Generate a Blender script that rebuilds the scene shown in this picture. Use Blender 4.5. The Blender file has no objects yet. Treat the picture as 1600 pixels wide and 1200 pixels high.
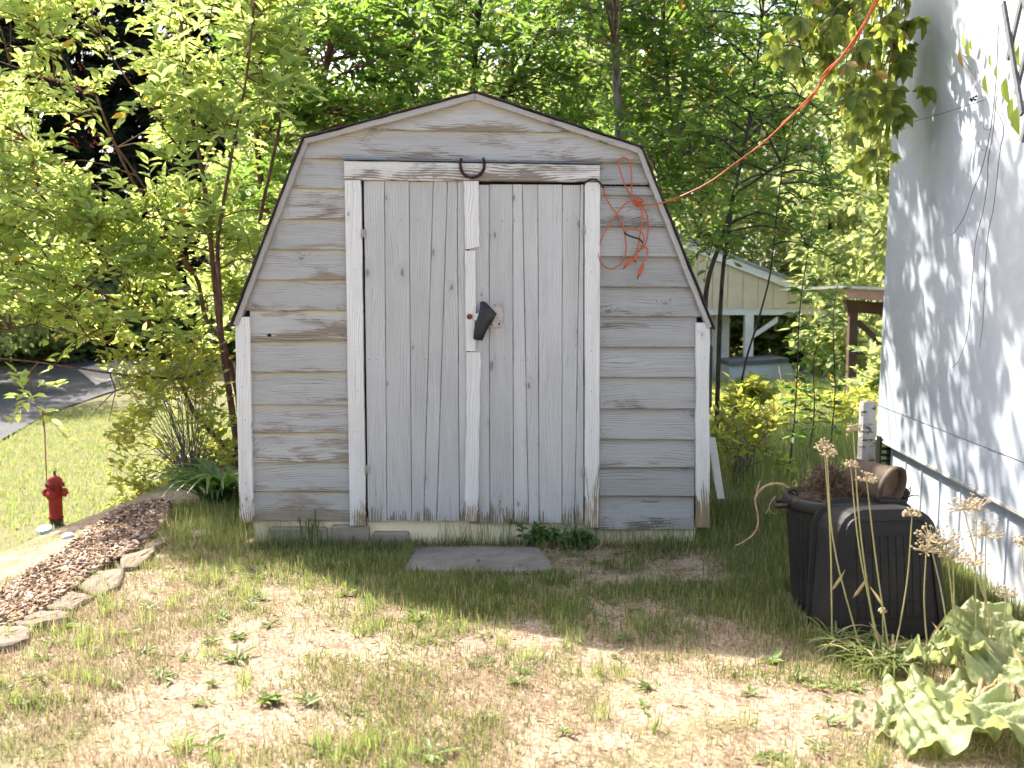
import bpy, math, random
import numpy as np
from mathutils import Vector, Matrix

# ------------------------------------------------------------------ camera, sky, sun, exposure
SC = bpy.context.scene
COL = SC.collection
FPX = 1556.0                      # focal length in photo pixels (1600 wide)
PITCH = math.radians(4.6)
CAM = np.array([0.0, -5.17, 1.263])

cd = bpy.data.cameras.new('camera')
cam = bpy.data.objects.new('camera', cd)
COL.objects.link(cam)
cam.location = CAM
cam.rotation_euler = (math.radians(90) - PITCH, 0, 0)
cd.sensor_width = 36.0
cd.lens = 36.0 * FPX / 1600.0
cd.clip_start = 0.05
cd.clip_end = 1000
cd.dof.use_dof = True
cd.dof.focus_distance = 5.15
cd.dof.aperture_fstop = 4.0
SC.camera = cam

SUN_TO = Vector((0.67, -0.75, -1.0)).normalized()      # the way the light travels
SUN_EL = math.asin(-SUN_TO.z)
SUN_ROT = math.atan2(-SUN_TO.x, -SUN_TO.y)
w = bpy.data.worlds.new('World')
SC.world = w
w.use_nodes = True
wn = w.node_tree
sky = wn.nodes.new('ShaderNodeTexSky')
sky.sky_type = 'NISHITA'
sky.sun_disc = False
sky.sun_elevation = SUN_EL
sky.sun_rotation = SUN_ROT
sky.air_density = 0.9
sky.dust_density = 4.0
sky.ozone_density = 0.2
wn.links.new(sky.outputs[0], wn.nodes['Background'].inputs[0])
wn.nodes['Background'].inputs[1].default_value = 0.15

sl = bpy.data.lights.new('sun', 'SUN')
sl.energy = 5.0
sl.angle = math.radians(0.55)
sl.color = (1.0, 0.94, 0.84)
so = bpy.data.objects.new('sun', sl)
COL.objects.link(so)
so.rotation_euler = SUN_TO.to_track_quat('-Z', 'Y').to_euler()
so.location = (-8, 9, 14)

SC.view_settings.view_transform = 'Standard'
SC.view_settings.look = 'None'
SC.view_settings.exposure = 1.67
SC.view_settings.gamma = 1.0
SC.view_settings.use_curve_mapping = False
SC.render.engine = 'CYCLES'
SC.cycles.max_bounces = 7
SC.cycles.diffuse_bounces = 5
SC.cycles.glossy_bounces = 2
SC.cycles.transmission_bounces = 4
SC.cycles.transparent_max_bounces = 4
SC.cycles.use_denoising = True
SC.cycles.use_adaptive_sampling = True
SC.cycles.adaptive_threshold = 0.03
SC.cycles.caustics_reflective = False
SC.cycles.caustics_refractive = False

rnd = random.Random(7)
rng = np.random.default_rng(11)

# ------------------------------------------------------------------ pixel -> world
cp, sp = math.cos(PITCH), math.sin(PITCH)
def ray(px, py):
    a = (px - 800.0) / FPX
    b = -(py - 600.0) / FPX
    return np.array([a, cp + b * sp, -sp + b * cp])
def atY(px, py, Y):
    d = ray(px, py)
    return CAM + d * ((Y - CAM[1]) / d[1])
def atZ(px, py, Z):
    d = ray(px, py)
    return CAM + d * ((Z - CAM[2]) / d[2])
def sstep(a, b, x):
    t = np.clip((x - a) / (b - a), 0, 1)
    return t * t * (3 - 2 * t)

# ------------------------------------------------------------------ small value noise (numpy)
_perm = np.random.default_rng(3).permutation(512)
_val = np.random.default_rng(4).random(512)
def vnoise(x, y, s=1.0, o=0):
    x = np.asarray(x, float) * s + o * 17.3 + 500
    y = np.asarray(y, float) * s + o * 9.1 + 500
    xi = np.floor(x).astype(int); yi = np.floor(y).astype(int)
    fx = x - xi; fy = y - yi
    fx = fx * fx * (3 - 2 * fx); fy = fy * fy * (3 - 2 * fy)
    def h(a, b):
        return _val[_perm[(_perm[a % 512] + b) % 512]]
    return ((h(xi, yi) * (1 - fx) + h(xi + 1, yi) * fx) * (1 - fy)
            + (h(xi, yi + 1) * (1 - fx) + h(xi + 1, yi + 1) * fx) * fy)

# ------------------------------------------------------------------ terrain height
def edge_x(Y):
    return -1.80 + 0.10 * (np.clip(Y, -6, 8) + 0.5)
def gz(X, Y):
    X = np.asarray(X, float); Y = np.asarray(Y, float)
    s = edge_x(Y) - X
    left = -1.9 * sstep(0.55, 4.2, s)
    right = -0.045 * np.maximum(0, np.minimum(Y, 40) - 1.5) * sstep(-2.0, 1.0, X)
    rip = (vnoise(X, Y, 1.3) - 0.5) * 0.03 + (vnoise(X, Y, 4.0, 2) - 0.5) * 0.014
    return left + right + rip * sstep(-0.05, 0.5, np.abs(Y + 0.05))
def gzf(x, y):
    return float(gz(np.array([x]), np.array([y]))[0])

# ------------------------------------------------------------------ objects
WL = {}
def props(o, label=None, cat=None, group=None, kind=None):
    if label: o['label'] = label
    if cat: o['category'] = cat
    if group: o['group'] = group
    if kind: o['kind'] = kind
    return o
def thing(name, label, cat, loc, group=None):
    o = bpy.data.objects.new(name, None)
    o.empty_display_size = 0.1
    COL.objects.link(o)
    o.location = tuple(loc)
    WL[o.name] = np.array(loc, float)
    return props(o, label, cat, group)
def link_mesh(name, me, mats, parent=None, loc=(0, 0, 0)):
    o = bpy.data.objects.new(name, me)
    COL.objects.link(o)
    for m in (mats if isinstance(mats, (list, tuple)) else [mats]):
        me.materials.append(m)
    loc = np.array(loc, float)
    WL[o.name] = loc
    if parent is not None:
        o.parent = parent
        o.location = tuple(loc - WL[parent.name])
    else:
        o.location = tuple(loc)
    return o

class MB:
    def __init__(s):
        s.v = []; s.f = []; s.uv = []; s.mi = []
    def quadstrip(s, rows, closed=False, mi=0):
        """rows: list of equally long lists of points"""
        b = len(s.v); n = len(rows[0])
        for r in rows: s.v.extend(tuple(p) for p in r)
        for i in range(len(rows) - 1):
            for j in range(n if closed else n - 1):
                k = (j + 1) % n
                s.f.append((b + i * n + j, b + i * n + k, b + (i + 1) * n + k, b + (i + 1) * n + j))
                s.uv.append(None); s.mi.append(mi)
        return b
    def face(s, idx, mi=0):
        s.f.append(tuple(idx)); s.uv.append(None); s.mi.append(mi)
    def poly(s, pts, mi=0):
        b = len(s.v); s.v.extend(tuple(p) for p in pts)
        s.face(range(b, b + len(pts)), mi)
    def hexa(s, p, mi=0):
        """8 corners: bottom 0-3 (ccw), top 4-7"""
        b = len(s.v); s.v.extend(tuple(q) for q in p)
        for q in ((3, 2, 1, 0), (4, 5, 6, 7), (0, 1, 5, 4), (1, 2, 6, 5), (2, 3, 7, 6), (3, 0, 4, 7)):
            s.face([b + k for k in q], mi)
    def box(s, c, d, mi=0, c_=0.0, R=None):
        """centre, full sizes, chamfer: chamfered on all edges (vertical and top)"""
        hx, hy, hz = d[0] / 2, d[1] / 2, d[2] / 2
        ch = min(c_, hx * .5, hy * .5, hz * .5)
        def ring(ix, z):
            x, y = hx - ix, hy - ix
            e = ch * 0.7
            return [(-x + e, -y, z), (x - e, -y, z), (x, -y + e, z), (x, y - e, z),
                    (x - e, y, z), (-x + e, y, z), (-x, y - e, z), (-x, -y + e, z)]
        if ch <= 0:
            P = [(-hx, -hy, -hz), (hx, -hy, -hz), (hx, hy, -hz), (-hx, hy, -hz),
                 (-hx, -hy, hz), (hx, -hy, hz), (hx, hy, hz), (-hx, hy, hz)]
            P = [np.array(p) for p in P]
            if R is not None: P = [R @ p for p in P]
            s.hexa([p + np.array(c) for p in P], mi); return
        rows = [ring(ch, -hz), ring(0, -hz + ch), ring(0, hz - ch), ring(ch, hz)]
        rows = [[(R @ np.array(p) if R is not None else np.array(p)) + np.array(c) for p in r] for r in rows]
        b = s.quadstrip(rows, True, mi)
        s.face([b + k for k in range(7, -1, -1)], mi)
        s.face([b + 24 + k for k in range(8)], mi)
    def tube(s, pts, r, sides=6, mi=0, cap=True, squash=1.0):
        P = np.array(pts, float); n = len(P)
        R = np.linspace(r[0], r[1], n) if isinstance(r, tuple) else (np.full(n, r) if np.isscalar(r) else np.array(r))
        T = np.zeros_like(P)
        T[1:-1] = P[2:] - P[:-2]; T[0] = P[1] - P[0]; T[-1] = P[-1] - P[-2]
        T /= np.maximum(np.linalg.norm(T, axis=1, keepdims=True), 1e-9)
        ref = np.array([0, 0, 1.0]) if abs(T[0][2]) < .9 else np.array([1.0, 0, 0])
        A = np.cross(T[0], ref); A /= np.linalg.norm(A)
        rows = []
        for i in range(n):
            A = A - T[i] * A.dot(T[i]); A /= max(np.linalg.norm(A), 1e-9)
            B = np.cross(T[i], A)
            rows.append([P[i] + R[i] * (math.cos(t) * A + squash * math.sin(t) * B)
                         for t in (2 * math.pi * k / sides for k in range(sides))])
        b = s.quadstrip(rows, True, mi)
        if cap:
            s.face([b + k for k in range(sides - 1, -1, -1)], mi)
            s.face([b + (n - 1) * sides + k for k in range(sides)], mi)
    def lathe(s, prof, c=(0, 0, 0), n=24, R=None, mi=0, fl=None):
        """prof: list of (radius, height); closed top/bottom when radius is small"""
        rows = []
        for r, h in prof:
            row = []
            for k in range(n):
                t = 2 * math.pi * k / n
                rr = r * (fl(t, h) if fl else 1)
                p = np.array([rr * math.cos(t), rr * math.sin(t), h])
                if R is not None: p = R @ p
                row.append(p + np.array(c))
            rows.append(row)
        b = s.quadstrip(rows, True, mi)
        if prof[0][0] > 1e-5: s.face([b + k for k in range(n - 1, -1, -1)], mi)
        if prof[-1][0] > 1e-5: s.face([b + (len(prof) - 1) * n + k for k in range(n)], mi)
    def board(s, st, yL, yR, thick, ch=0.0025, jit=0.0, mi=0):
        """st: stations [(L(x,z), R(x,z))] along the length; front faces -Y; L/R edge have own front depth"""
        n = len(st); rows = []; uvs = []
        L0 = 0.0; ws = 0.0
        jl = [rnd.gauss(0, jit) for _ in range(n)]; jr = [rnd.gauss(0, jit) for _ in range(n)]
        for i, (l, r) in enumerate(st):
            l = np.array(l, float); r = np.array(r, float)
            d = r - l; wd = max(np.linalg.norm(d), 1e-6); d = d / wd
            l = l + d * jl[i]; r = r + d * jr[i]; c = d * min(ch, wd * .3)
            if i:
                m0 = (np.array(st[i - 1][0]) + np.array(st[i - 1][1])) / 2
                m1 = (np.array(st[i][0]) + np.array(st[i][1])) / 2
                L0 += np.linalg.norm(m1 - m0)
            rows.append([(l[0], yL + thick, l[1]), (l[0], yL + ch, l[1]), (l[0] + c[0], yL, l[1] + c[1]),
                         (r[0] - c[0], yR, r[1] - c[1]), (r[0], yR + ch, r[1]), (r[0], yR + thick, r[1])])
            uvs.append([(L0, q * wd, q) for q in (1, 1, .985, .015, 0, 0)])
        b = len(s.v)
        for r in rows: s.v.extend(r)
        for i in range(n - 1):
            for j in range(6):
                k = (j + 1) % 6
                s.f.append((b + i * 6 + j, b + (i + 1) * 6 + j, b + (i + 1) * 6 + k, b + i * 6 + k))
                s.uv.append((uvs[i][j], uvs[i + 1][j], uvs[i + 1][k], uvs[i][k])); s.mi.append(mi)
        s.f.append(tuple(b + k for k in range(6))); s.uv.append(tuple(uvs[0])); s.mi.append(mi)
        s.f.append(tuple(b + (n - 1) * 6 + k for k in range(5, -1, -1))); s.uv.append(tuple(uvs[-1][::-1])); s.mi.append(mi)
    def build(s, name, mats, parent=None, smooth=False, origin=None):
        V = np.array(s.v, float)
        c = np.array(origin, float) if origin is not None else (V.min(0) + V.max(0)) / 2
        me = bpy.data.meshes.new(name)
        me.from_pydata([tuple(p) for p in (V - c)], [], s.f)
        if any(u is not None for u in s.uv):
            u1 = me.uv_layers.new(name='UVMap'); u2 = me.uv_layers.new(name='Frac')
            k = 0
            total = max((f_uv[0] for u in s.uv if u for f_uv in u), default=1) or 1
            for u, f in zip(s.uv, s.f):
                for j in range(len(f)):
                    if u:
                        u1.data[k].uv = (u[j][0], u[j][1]); u2.data[k].uv = (u[j][2], u[j][0] / total)
                    k += 1
        if max(s.mi, default=0): me.polygons.foreach_set('material_index', s.mi)
        if smooth: me.polygons.foreach_set('use_smooth', [True] * len(s.f))
        me.update()
        return link_mesh(name, me, mats, parent, c)

def np_mesh(name, V, F, mats, parent=None, origin=None, smooth=False, mi=None):
    """V (n,3) world, F (m,k) equal-sided faces"""
    V = np.asarray(V, np.float32); F = np.asarray(F, np.int32)
    c = np.array(origin, float) if origin is not None else (V.min(0) + V.max(0)) / 2
    V = V - c.astype(np.float32)
    me = bpy.data.meshes.new(name)
    me.vertices.add(len(V)); me.vertices.foreach_set('co', V.ravel())
    k = F.shape[1]
    me.loops.add(F.size); me.loops.foreach_set('vertex_index', F.ravel())
    me.polygons.add(len(F))
    me.polygons.foreach_set('loop_start', np.arange(0, F.size, k, dtype=np.int32))
    me.polygons.foreach_set('loop_total', np.full(len(F), k, np.int32))
    if mi is not None: me.polygons.foreach_set('material_index', np.asarray(mi, np.int32))
    if smooth: me.polygons.foreach_set('use_smooth', np.ones(len(F), bool))
    me.update(calc_edges=True); me.validate()
    return link_mesh(name, me, mats, parent, c)

def unit(a):
    return a / np.maximum(np.linalg.norm(a, axis=-1, keepdims=True), 1e-9)

TEMPL = {
    'full': (np.array([[0, 0, 0], [.26, -.40, .07], [.62, -.40, .03], [1, 0, -.16], [.62, .40, .03], [.26, .40, .07]]),
             np.array([[0, 1, 2, 3], [0, 3, 4, 5]])),
    'kite': (np.array([[0, 0, 0], [.42, -.5, .07], [1, 0, -.12], [.42, .5, .07]]), np.array([[0, 1, 2, 2], [0, 2, 3, 3]])),
    'strap': (np.array([[0, -.35, 0], [0, .35, 0], [.5, .5, .0], [.5, -.5, .0], [1, .06, -.25], [1, -.06, -.25]]),
              np.array([[0, 1, 2, 3], [3, 2, 4, 5]])),
}
def leaves(P, D, U, L, W, kind='full'):
    """returns V, F of leaves at P pointing D with normals about U"""
    t, f = TEMPL[kind]
    D = unit(D); S = unit(np.cross(D, U)); N = np.cross(S, D)
    L = np.asarray(L)[:, None, None]; W = np.asarray(W)[:, None, None]
    V = (P[:, None, :] + t[None, :, 0:1] * L * D[:, None, :] + t[None, :, 1:2] * W * S[:, None, :]
         + t[None, :, 2:3] * L * N[:, None, :])
    n, k = len(P), len(t)
    F = (np.arange(n)[:, None, None] * k + f[None]).reshape(-1, 4)
    return V.reshape(-1, 3), F
def clean_faces(F):
    """kites come as degenerate quads -> triangles"""
    if len(F) and (F[:, 2] == F[:, 3]).all(): return F[:, :3]
    return F

# ------------------------------------------------------------------ node helper
class NT:
    def __init__(s, name):
        s.m = bpy.data.materials.new(name); s.m.use_nodes = True
        s.t = s.m.node_tree; s.b = s.t.nodes['Principled BSDF']; s.out = s.t.nodes['Material Output']
    def n(s, typ, ins=None, **kw):
        nd = s.t.nodes.new('ShaderNode' + typ)
        for k, v in kw.items(): setattr(nd, k, v)
        for k, v in (ins or {}).items(): s.set(nd.inputs[k], v)
        return nd
    def set(s, sock, v):
        if isinstance(v, bpy.types.NodeSocket): s.t.links.new(v, sock)
        elif isinstance(v, (tuple, list)) and len(v) == 3 and sock.type == 'RGBA': sock.default_value = (*v, 1)
        else: sock.default_value = v
    def math(s, op, a, b=0.0, c=0.0, clamp=False):
        nd = s.n('Math', {0: a, 1: b, 2: c}, operation=op, use_clamp=clamp); return nd.outputs[0]
    def mix(s, f, a, b, mode='MIX'):
        nd = s.n('Mix', data_type='RGBA', blend_type=mode)
        s.set(nd.inputs[0], f); s.set(nd.inputs[6], a); s.set(nd.inputs[7], b); return nd.outputs[2]
    def ramp(s, f, lo, hi, a=0.0, b=1.0):
        nd = s.n('MapRange', {0: f, 1: lo, 2: hi, 3: a, 4: b}, interpolation_type='SMOOTHSTEP'); return nd.outputs[0]
    def noise(s, vec, scale, detail=3.0, rough=.55, dist=0.0, col=False):
        nd = s.n('TexNoise', {'Vector': vec, 'Scale': scale, 'Detail': detail, 'Roughness': rough, 'Distortion': dist})
        return nd.outputs[1 if col else 0]
    def vscale(s, vec, sc, off=None):
        nd = s.n('Mapping', {'Vector': vec, 'Scale': sc})
        if off is not None: s.set(nd.inputs['Location'], off)
        return nd.outputs[0]
    def pos(s): return s.n('NewGeometry').outputs['Position']
    def objco(s): return s.n('TexCoord').outputs['Object']
    def island(s): return s.n('NewGeometry').outputs['Random Per Island']
    def rand(s): return s.n('ObjectInfo').outputs['Random']
    def bump(s, h, strength=.3, dist=.01):
        s.set(s.b.inputs['Normal'], s.n('Bump', {'Height': h, 'Strength': strength, 'Distance': dist}).outputs[0])
    def fin(s, col, rough=.7, metal=0.0, spec=.3):
        s.set(s.b.inputs['Base Color'], col); s.set(s.b.inputs['Roughness'], rough)
        s.set(s.b.inputs['Metallic'], metal); s.set(s.b.inputs['Specular IOR Level'], spec)
        return s.m

def m_plain(name, col, rough=.6, var=.25, scale=14.0, metal=0.0, spec=.3, bump=.15, dirt=None, dirt_amt=.5):
    k = NT(name); p = k.objco()
    n1 = k.noise(p, scale, 5); n2 = k.noise(p, scale * 7, 3)
    f = k.math('MULTIPLY_ADD', n1, .7, k.math('MULTIPLY', n2, .3))
    c = k.mix(k.ramp(f, .3, .7), tuple(x * (1 - var) for x in col), tuple(min(1, x * (1 + var)) for x in col))
    if dirt: c = k.mix(k.math('MULTIPLY', k.ramp(k.noise(p, scale * .45, 6, .65), .48, .66), dirt_amt), c, dirt)
    k.bump(f, bump, .004)
    return k.fin(c, rough, metal, spec)

def m_leaf(name, c1, c2, trans, tfac=.45, rough=.42, spec=.35, rare=None, rare_amt=.0):
    k = NT(name)
    r = k.island()
    r2 = k.math('FRACT', k.math('MULTIPLY', r, 37.7))
    big = k.noise(k.pos(), 1.1, 2)
    f = k.math('ADD', k.math('MULTIPLY', r, .65), k.math('MULTIPLY', k.ramp(big, .35, .65), .35))
    c = k.mix(f, c1, c2)
    tc = k.mix(k.math('MULTIPLY', r2, .5), trans, tuple(x * y for x, y in zip(trans, (1.25, .95, .6))))
    if rare:
        g = k.math('GREATER_THAN', r2, 1 - rare_amt)
        c = k.mix(g, c, rare); tc = k.mix(g, tc, rare)
    k.fin(c, rough, 0, spec)
    tr = k.n('BsdfTranslucent', {'Color': tc})
    mx = k.n('MixShader', {0: tfac, 1: k.b.outputs[0], 2: tr.outputs[0]})
    k.t.links.new(mx.outputs[0], k.out.inputs[0])
    return k.m

def m_wood(name, paint, paint2, bare, bare2, peel=.5, low_wear=0.0, crack=.35, cream=None, knots=.5, world_low=None, grey=None, vary=.22, blotch=.30):
    """weathered painted board; UVMap = metres along / across, Frac.x = 0 at lower/right edge .. 1"""
    k = NT(name)
    uv = k.n('UVMap', uv_map='UVMap').outputs[0]
    fr = k.n('SeparateXYZ', {0: k.n('UVMap', uv_map='Frac').outputs[0]}).outputs[0]
    r = k.rand()
    off = k.n('CombineXYZ', {0: k.math('MULTIPLY', r, 53.0), 1: k.math('MULTIPLY', r, 91.0), 2: k.math('MULTIPLY', r, 13.0)}).outputs[0]
    p = k.n('VectorMath', {0: uv, 1: off}, operation='ADD').outputs[0]
    # knots
    vk = k.n('TexVoronoi', {'Vector': k.vscale(p, (3.1, 6.5, 1)), 'Scale': 1.0, 'Randomness': 1.0}, voronoi_dimensions='2D')
    pick = k.math('GREATER_THAN', k.n('SeparateColor', {0: vk.outputs['Color']}).outputs[0], 1 - knots)
    kj = k.noise(k.vscale(p, (26, 60, 1)), 1.0, 3)
    ksz = k.n('SeparateColor', {0: vk.outputs['Color']}).outputs[1]
    kd = k.math('MULTIPLY', k.math('ADD', vk.outputs['Distance'], k.math('MULTIPLY', k.math('SUBTRACT', kj, .5), .11)), k.math('ADD', .75, k.math('MULTIPLY', ksz, 1.6)))
    near = k.math('MULTIPLY', k.ramp(kd, .34, .02), pick)
    core = k.math('MULTIPLY', k.ramp(kd, .085, .045), pick)
    # grain, bending round the knots
    warp = k.noise(k.vscale(p, (1.6, 5, 1)), 1.0, 2)
    wv = k.n('CombineXYZ', {0: 0.0, 1: k.math('ADD', k.math('MULTIPLY', warp, .10), k.math('MULTIPLY', near, .035)), 2: 0.0}).outputs[0]
    pg = k.n('VectorMath', {0: p, 1: wv}, operation='ADD').outputs[0]
    fine = k.noise(k.vscale(pg, (2.2, 190, 1)), 1.0, 3, .6)
    rings = k.n('TexWave', {'Vector': k.vscale(pg, (.55, 24, 1)), 'Scale': 1.0, 'Distortion': 3.2, 'Detail': 2.5, 'Detail Scale': .8},
                wave_type='BANDS', bands_direction='Y').outputs[1]
    patch = k.noise(k.vscale(p, (3.4, 13, 1)), 1.0, 7, .62, .6)
    big = k.noise(k.vscale(p, (.9, 2.2, 1)), 1.0, 3)
    wear = k.math('ADD', k.math('MULTIPLY', rings, .10), k.math('MULTIPLY', fine, .09))
    wear = k.math('ADD', wear, k.math('MULTIPLY', patch, .69))
    wear = k.math('ADD', wear, k.math('MULTIPLY', big, .26))
    if low_wear: wear = k.math('ADD', wear, k.math('MULTIPLY', k.ramp(fr, .55, .0), low_wear))
    if world_low:
        z = k.n('SeparateXYZ', {0: k.pos()}).outputs[2]
        wear = k.math('ADD', wear, k.math('MULTIPLY', k.ramp(z, world_low[1], world_low[0]), world_low[2]))
    wear = k.math('ADD', wear, k.math('MULTIPLY', k.math('SUBTRACT', k.math('FRACT', k.math('MULTIPLY', r, 7.31)), .5), .13))
    th = .86 - peel * .36
    mask = k.ramp(wear, th, th + .045)
    halo = k.ramp(wear, th - .16, th)
    tone = k.math('ADD', k.math('MULTIPLY', fine, .5), k.math('MULTIPLY', patch, .5))
    pc = k.mix(k.ramp(tone, .32, .68), paint2, paint)
    pc = k.mix(k.math('MULTIPLY', halo, .35), pc, grey or tuple(x * .72 for x in paint))
    if cream:
        e = k.math('ADD', fr, k.math('MULTIPLY', k.math('SUBTRACT', warp, .5), .06))
        pc = k.mix(k.math('MULTIPLY', k.ramp(e, .70, .93), .85), pc, cream)
    tint = k.math('ADD', 1 - vary / 2, k.math('MULTIPLY', k.math('FRACT', k.math('MULTIPLY', r, 3.77)), vary))
    blot = k.ramp(k.noise(k.vscale(p, (1.3, 7, 1)), 1.0, 5, .7), .40, .68)
    pc = k.mix(1.0, pc, k.n('CombineColor', {0: tint, 1: tint, 2: tint}).outputs[0], 'MULTIPLY')
    pc = k.mix(k.math('MULTIPLY', blot, blotch), pc, k.mix(1.0, pc, (.62, .60, .57), 'MULTIPLY'))
    bc = k.mix(k.ramp(fine, .35, .65), bare2, bare)
    c = k.mix(mask, pc, bc)
    lines = k.math('MULTIPLY', k.ramp(fine, .37, .27), crack)
    lines = k.math('MULTIPLY', lines, k.ramp(big, .30, .62))
    ringl = k.math('MULTIPLY', k.math('MULTIPLY', k.ramp(rings, .16, .0), crack * .8), k.ramp(patch, .44, .6))
    c = k.mix(k.math('MAXIMUM', lines, ringl), c, (.085, .08, .075))
    c = k.mix(k.math('MULTIPLY', near, .22), c, (.22, .21, .20))
    c = k.mix(k.math('MULTIPLY', core, .62), c, (.12, .11, .10))
    hgt = k.math('ADD', k.math('MULTIPLY', fine, .5), k.math('MULTIPLY', mask, -.55))
    hgt = k.math('ADD', hgt, k.math('MULTIPLY', rings, .18))
    k.bump(hgt, .45, .0035)
    return k.fin(c, k.math('ADD', .62, k.math('MULTIPLY', mask, .25)), 0, .25)

# ================================================================== SETTING: ground, road
def axis(lo, hi, fine_lo, fine_hi, step, grow=1.22):
    a = list(np.arange(fine_lo, fine_hi + 1e-6, step))
    d, x = step, fine_hi
    while x < hi: d *= grow; x += d; a.append(min(x, hi))
    d, x = step, fine_lo; pre = []
    while x > lo: d *= grow; x -= d; pre.append(max(x, lo))
    return np.array(pre[::-1] + a)

def m_ground():
    k = NT('lawn_soil'); p = k.pos()
    a = k.noise(p, .9, 5, .6); b = k.noise(p, 7.0, 6, .65); c = k.noise(p, 60.0, 4, .6); d = k.noise(p, 2.3, 3)
    straw = k.mix(k.ramp(c, .35, .65), (.235, .175, .115), (.38, .305, .22))
    soil = k.mix(k.ramp(c, .35, .7), (.15, .095, .065), (.35, .25, .185))
    col = k.mix(k.ramp(b, .42, .62), straw, soil)
    green = k.mix(k.ramp(c, .35, .7), (.055, .075, .022), (.17, .18, .06))
    sx = k.n('SeparateXYZ', {0: p})
    far = k.math('MAXIMUM', k.ramp(sx.outputs[1], 1.0, 4.0), k.ramp(sx.outputs[0], -3.2, -5.5))
    gm = k.math('MAXIMUM', k.ramp(k.math('ADD', k.math('MULTIPLY', a, .6), k.math('MULTIPLY', d, .4)), .50, .62), far)
    col = k.mix(k.math('MULTIPLY', gm, .7), col, green)
    k.bump(k.math('ADD', k.math('MULTIPLY', b, .5), k.math('MULTIPLY', c, .5)), .7, .02)
    return k.fin(col, .95, 0, .1)
def build_ground():
    xs = axis(-170, 170, -3.2, 3.2, .075); ys = axis(-60, 220, -3.4, 2.0, .075)
    X, Y = np.meshgrid(xs, ys); Z = gz(X, Y)
    Z = Z - 0.012 * (vnoise(X, Y, 14, 5) - .5)
    V = np.stack([X, Y, Z], -1).reshape(-1, 3)
    nx, ny = len(xs), len(ys)
    i, j = np.meshgrid(np.arange(nx - 1), np.arange(ny - 1))
    q = (j * nx + i).ravel()
    F = np.stack([q, q + 1, q + nx + 1, q + nx], -1)
    o = np_mesh('ground', V, F, m_ground(), None, (0, 0, 0), True)
    props(o, kind='structure')
build_ground()

def m_asphalt():
    k = NT('asphalt'); p = k.pos()
    a = k.noise(p, 1.2, 5); b = k.noise(p, 90, 3)
    c = k.mix(k.ramp(a, .3, .7), (.040, .042, .048), (.062, .064, .070))
    c = k.mix(k.math('MULTIPLY', k.ramp(b, .5, .7), .5), c, (.13, .13, .13))
    k.bump(b, .4, .01)
    return k.fin(c, .85, 0, .25)
def ground_strip(name, left, right, mat, lift, n=40, kind='structure'):
    """left/right: polylines (x,y); a sheet draped a little above the ground"""
    def res(pl, m):
        pl = np.array(pl, float); s = np.r_[0, np.cumsum(np.linalg.norm(np.diff(pl, axis=0), axis=1))]
        t = np.linspace(0, s[-1], m)
        return np.stack([np.interp(t, s, pl[:, 0]), np.interp(t, s, pl[:, 1])], -1)
    L, R = res(left, n), res(right, n); m = 12
    rows = []
    for q in np.linspace(0, 1, m):
        A = L * (1 - q) + R * q
        rows.append(np.c_[A, gz(A[:, 0], A[:, 1]) + lift])
    V = np.concatenate(rows); idx = np.arange(m * n).reshape(m, n)
    F = np.stack([idx[:-1, :-1], idx[:-1, 1:], idx[1:, 1:], idx[1:, :-1]], -1).reshape(-1, 4)
    o = np_mesh(name, V, F, mat, None, None, True)
    return props(o, kind=kind)
ZR = -1.9
near = [atZ(*q, ZR)[:2] for q in ((-420, 1000), (-160, 800), (0, 692), (70, 650), (150, 622), (215, 600), (262, 583), (330, 572))]
far_ = [atZ(*q, ZR)[:2] for q in ((-1500, 640), (-700, 604), (-200, 588), (0, 578), (90, 566), (150, 562), (210, 560), (300, 557))]
ground_strip('road', near, far_, m_asphalt(), .05)
gv = m_plain('pale_gravel', (.42, .38, .33), .95, .3, 6, bump=.6)
ground_strip('driveway', [atZ(*q, ZR)[:2] for q in ((150, 604), (200, 588), (262, 580))],
             [atZ(*q, ZR)[:2] for q in ((120, 578), (190, 565), (250, 562))], gv, .075)

# ================================================================== SHED
GREYP, GREYP2 = (.50, .495, .485), (.42, .42, .42)
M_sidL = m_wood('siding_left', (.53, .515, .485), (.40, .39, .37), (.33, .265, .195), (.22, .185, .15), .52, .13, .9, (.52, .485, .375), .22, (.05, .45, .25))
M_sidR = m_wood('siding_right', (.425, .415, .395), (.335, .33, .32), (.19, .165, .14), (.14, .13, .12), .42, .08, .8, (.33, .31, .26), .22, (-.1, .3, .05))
M_door = m_wood('door_boards', (.565, .555, .54), (.47, .46, .45), (.27, .20, .13), (.19, .155, .12), .06, 0, .5, None, .5, (-.02, .42, .42), vary=.16)
M_trim = m_wood('white_trim', (.80, .785, .76), (.62, .60, .57), (.36, .25, .14), (.24, .18, .12), .34, 0, .5, None, .12, (.02, .50, .30), vary=.08, blotch=.16)
M_trimpeel = m_wood('peeling_trim', (.78, .76, .73), (.66, .64, .61), (.30, .25, .20), (.20, .175, .15), .86, .04, .4, None, .1)
M_rake = m_wood('rake_trim', (.50, .47, .44), (.36, .34, .32), (.20, .17, .14), (.12, .10, .085), .42, 0, .6, None, .05)
M_cream = m_plain('cream_base', (.82, .69, .48), .8, .10, 5, dirt=(.34, .27, .17), dirt_amt=.4)
M_conc = m_plain('old_concrete', (.29, .245, .18), .9, .22, 9, dirt=(.12, .11, .085), dirt_amt=.6, bump=.5)
M_shing = m_plain('dark_shingle', (.055, .05, .047), .95, .4, 22, bump=.8, dirt=(.10, .10, .05), dirt_amt=.4)
M_rust = m_plain('rusty_iron', (.045, .030, .026), .75, .45, 40, metal=.35, bump=.5, dirt=(.13, .05, .03), dirt_amt=.7)
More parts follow.
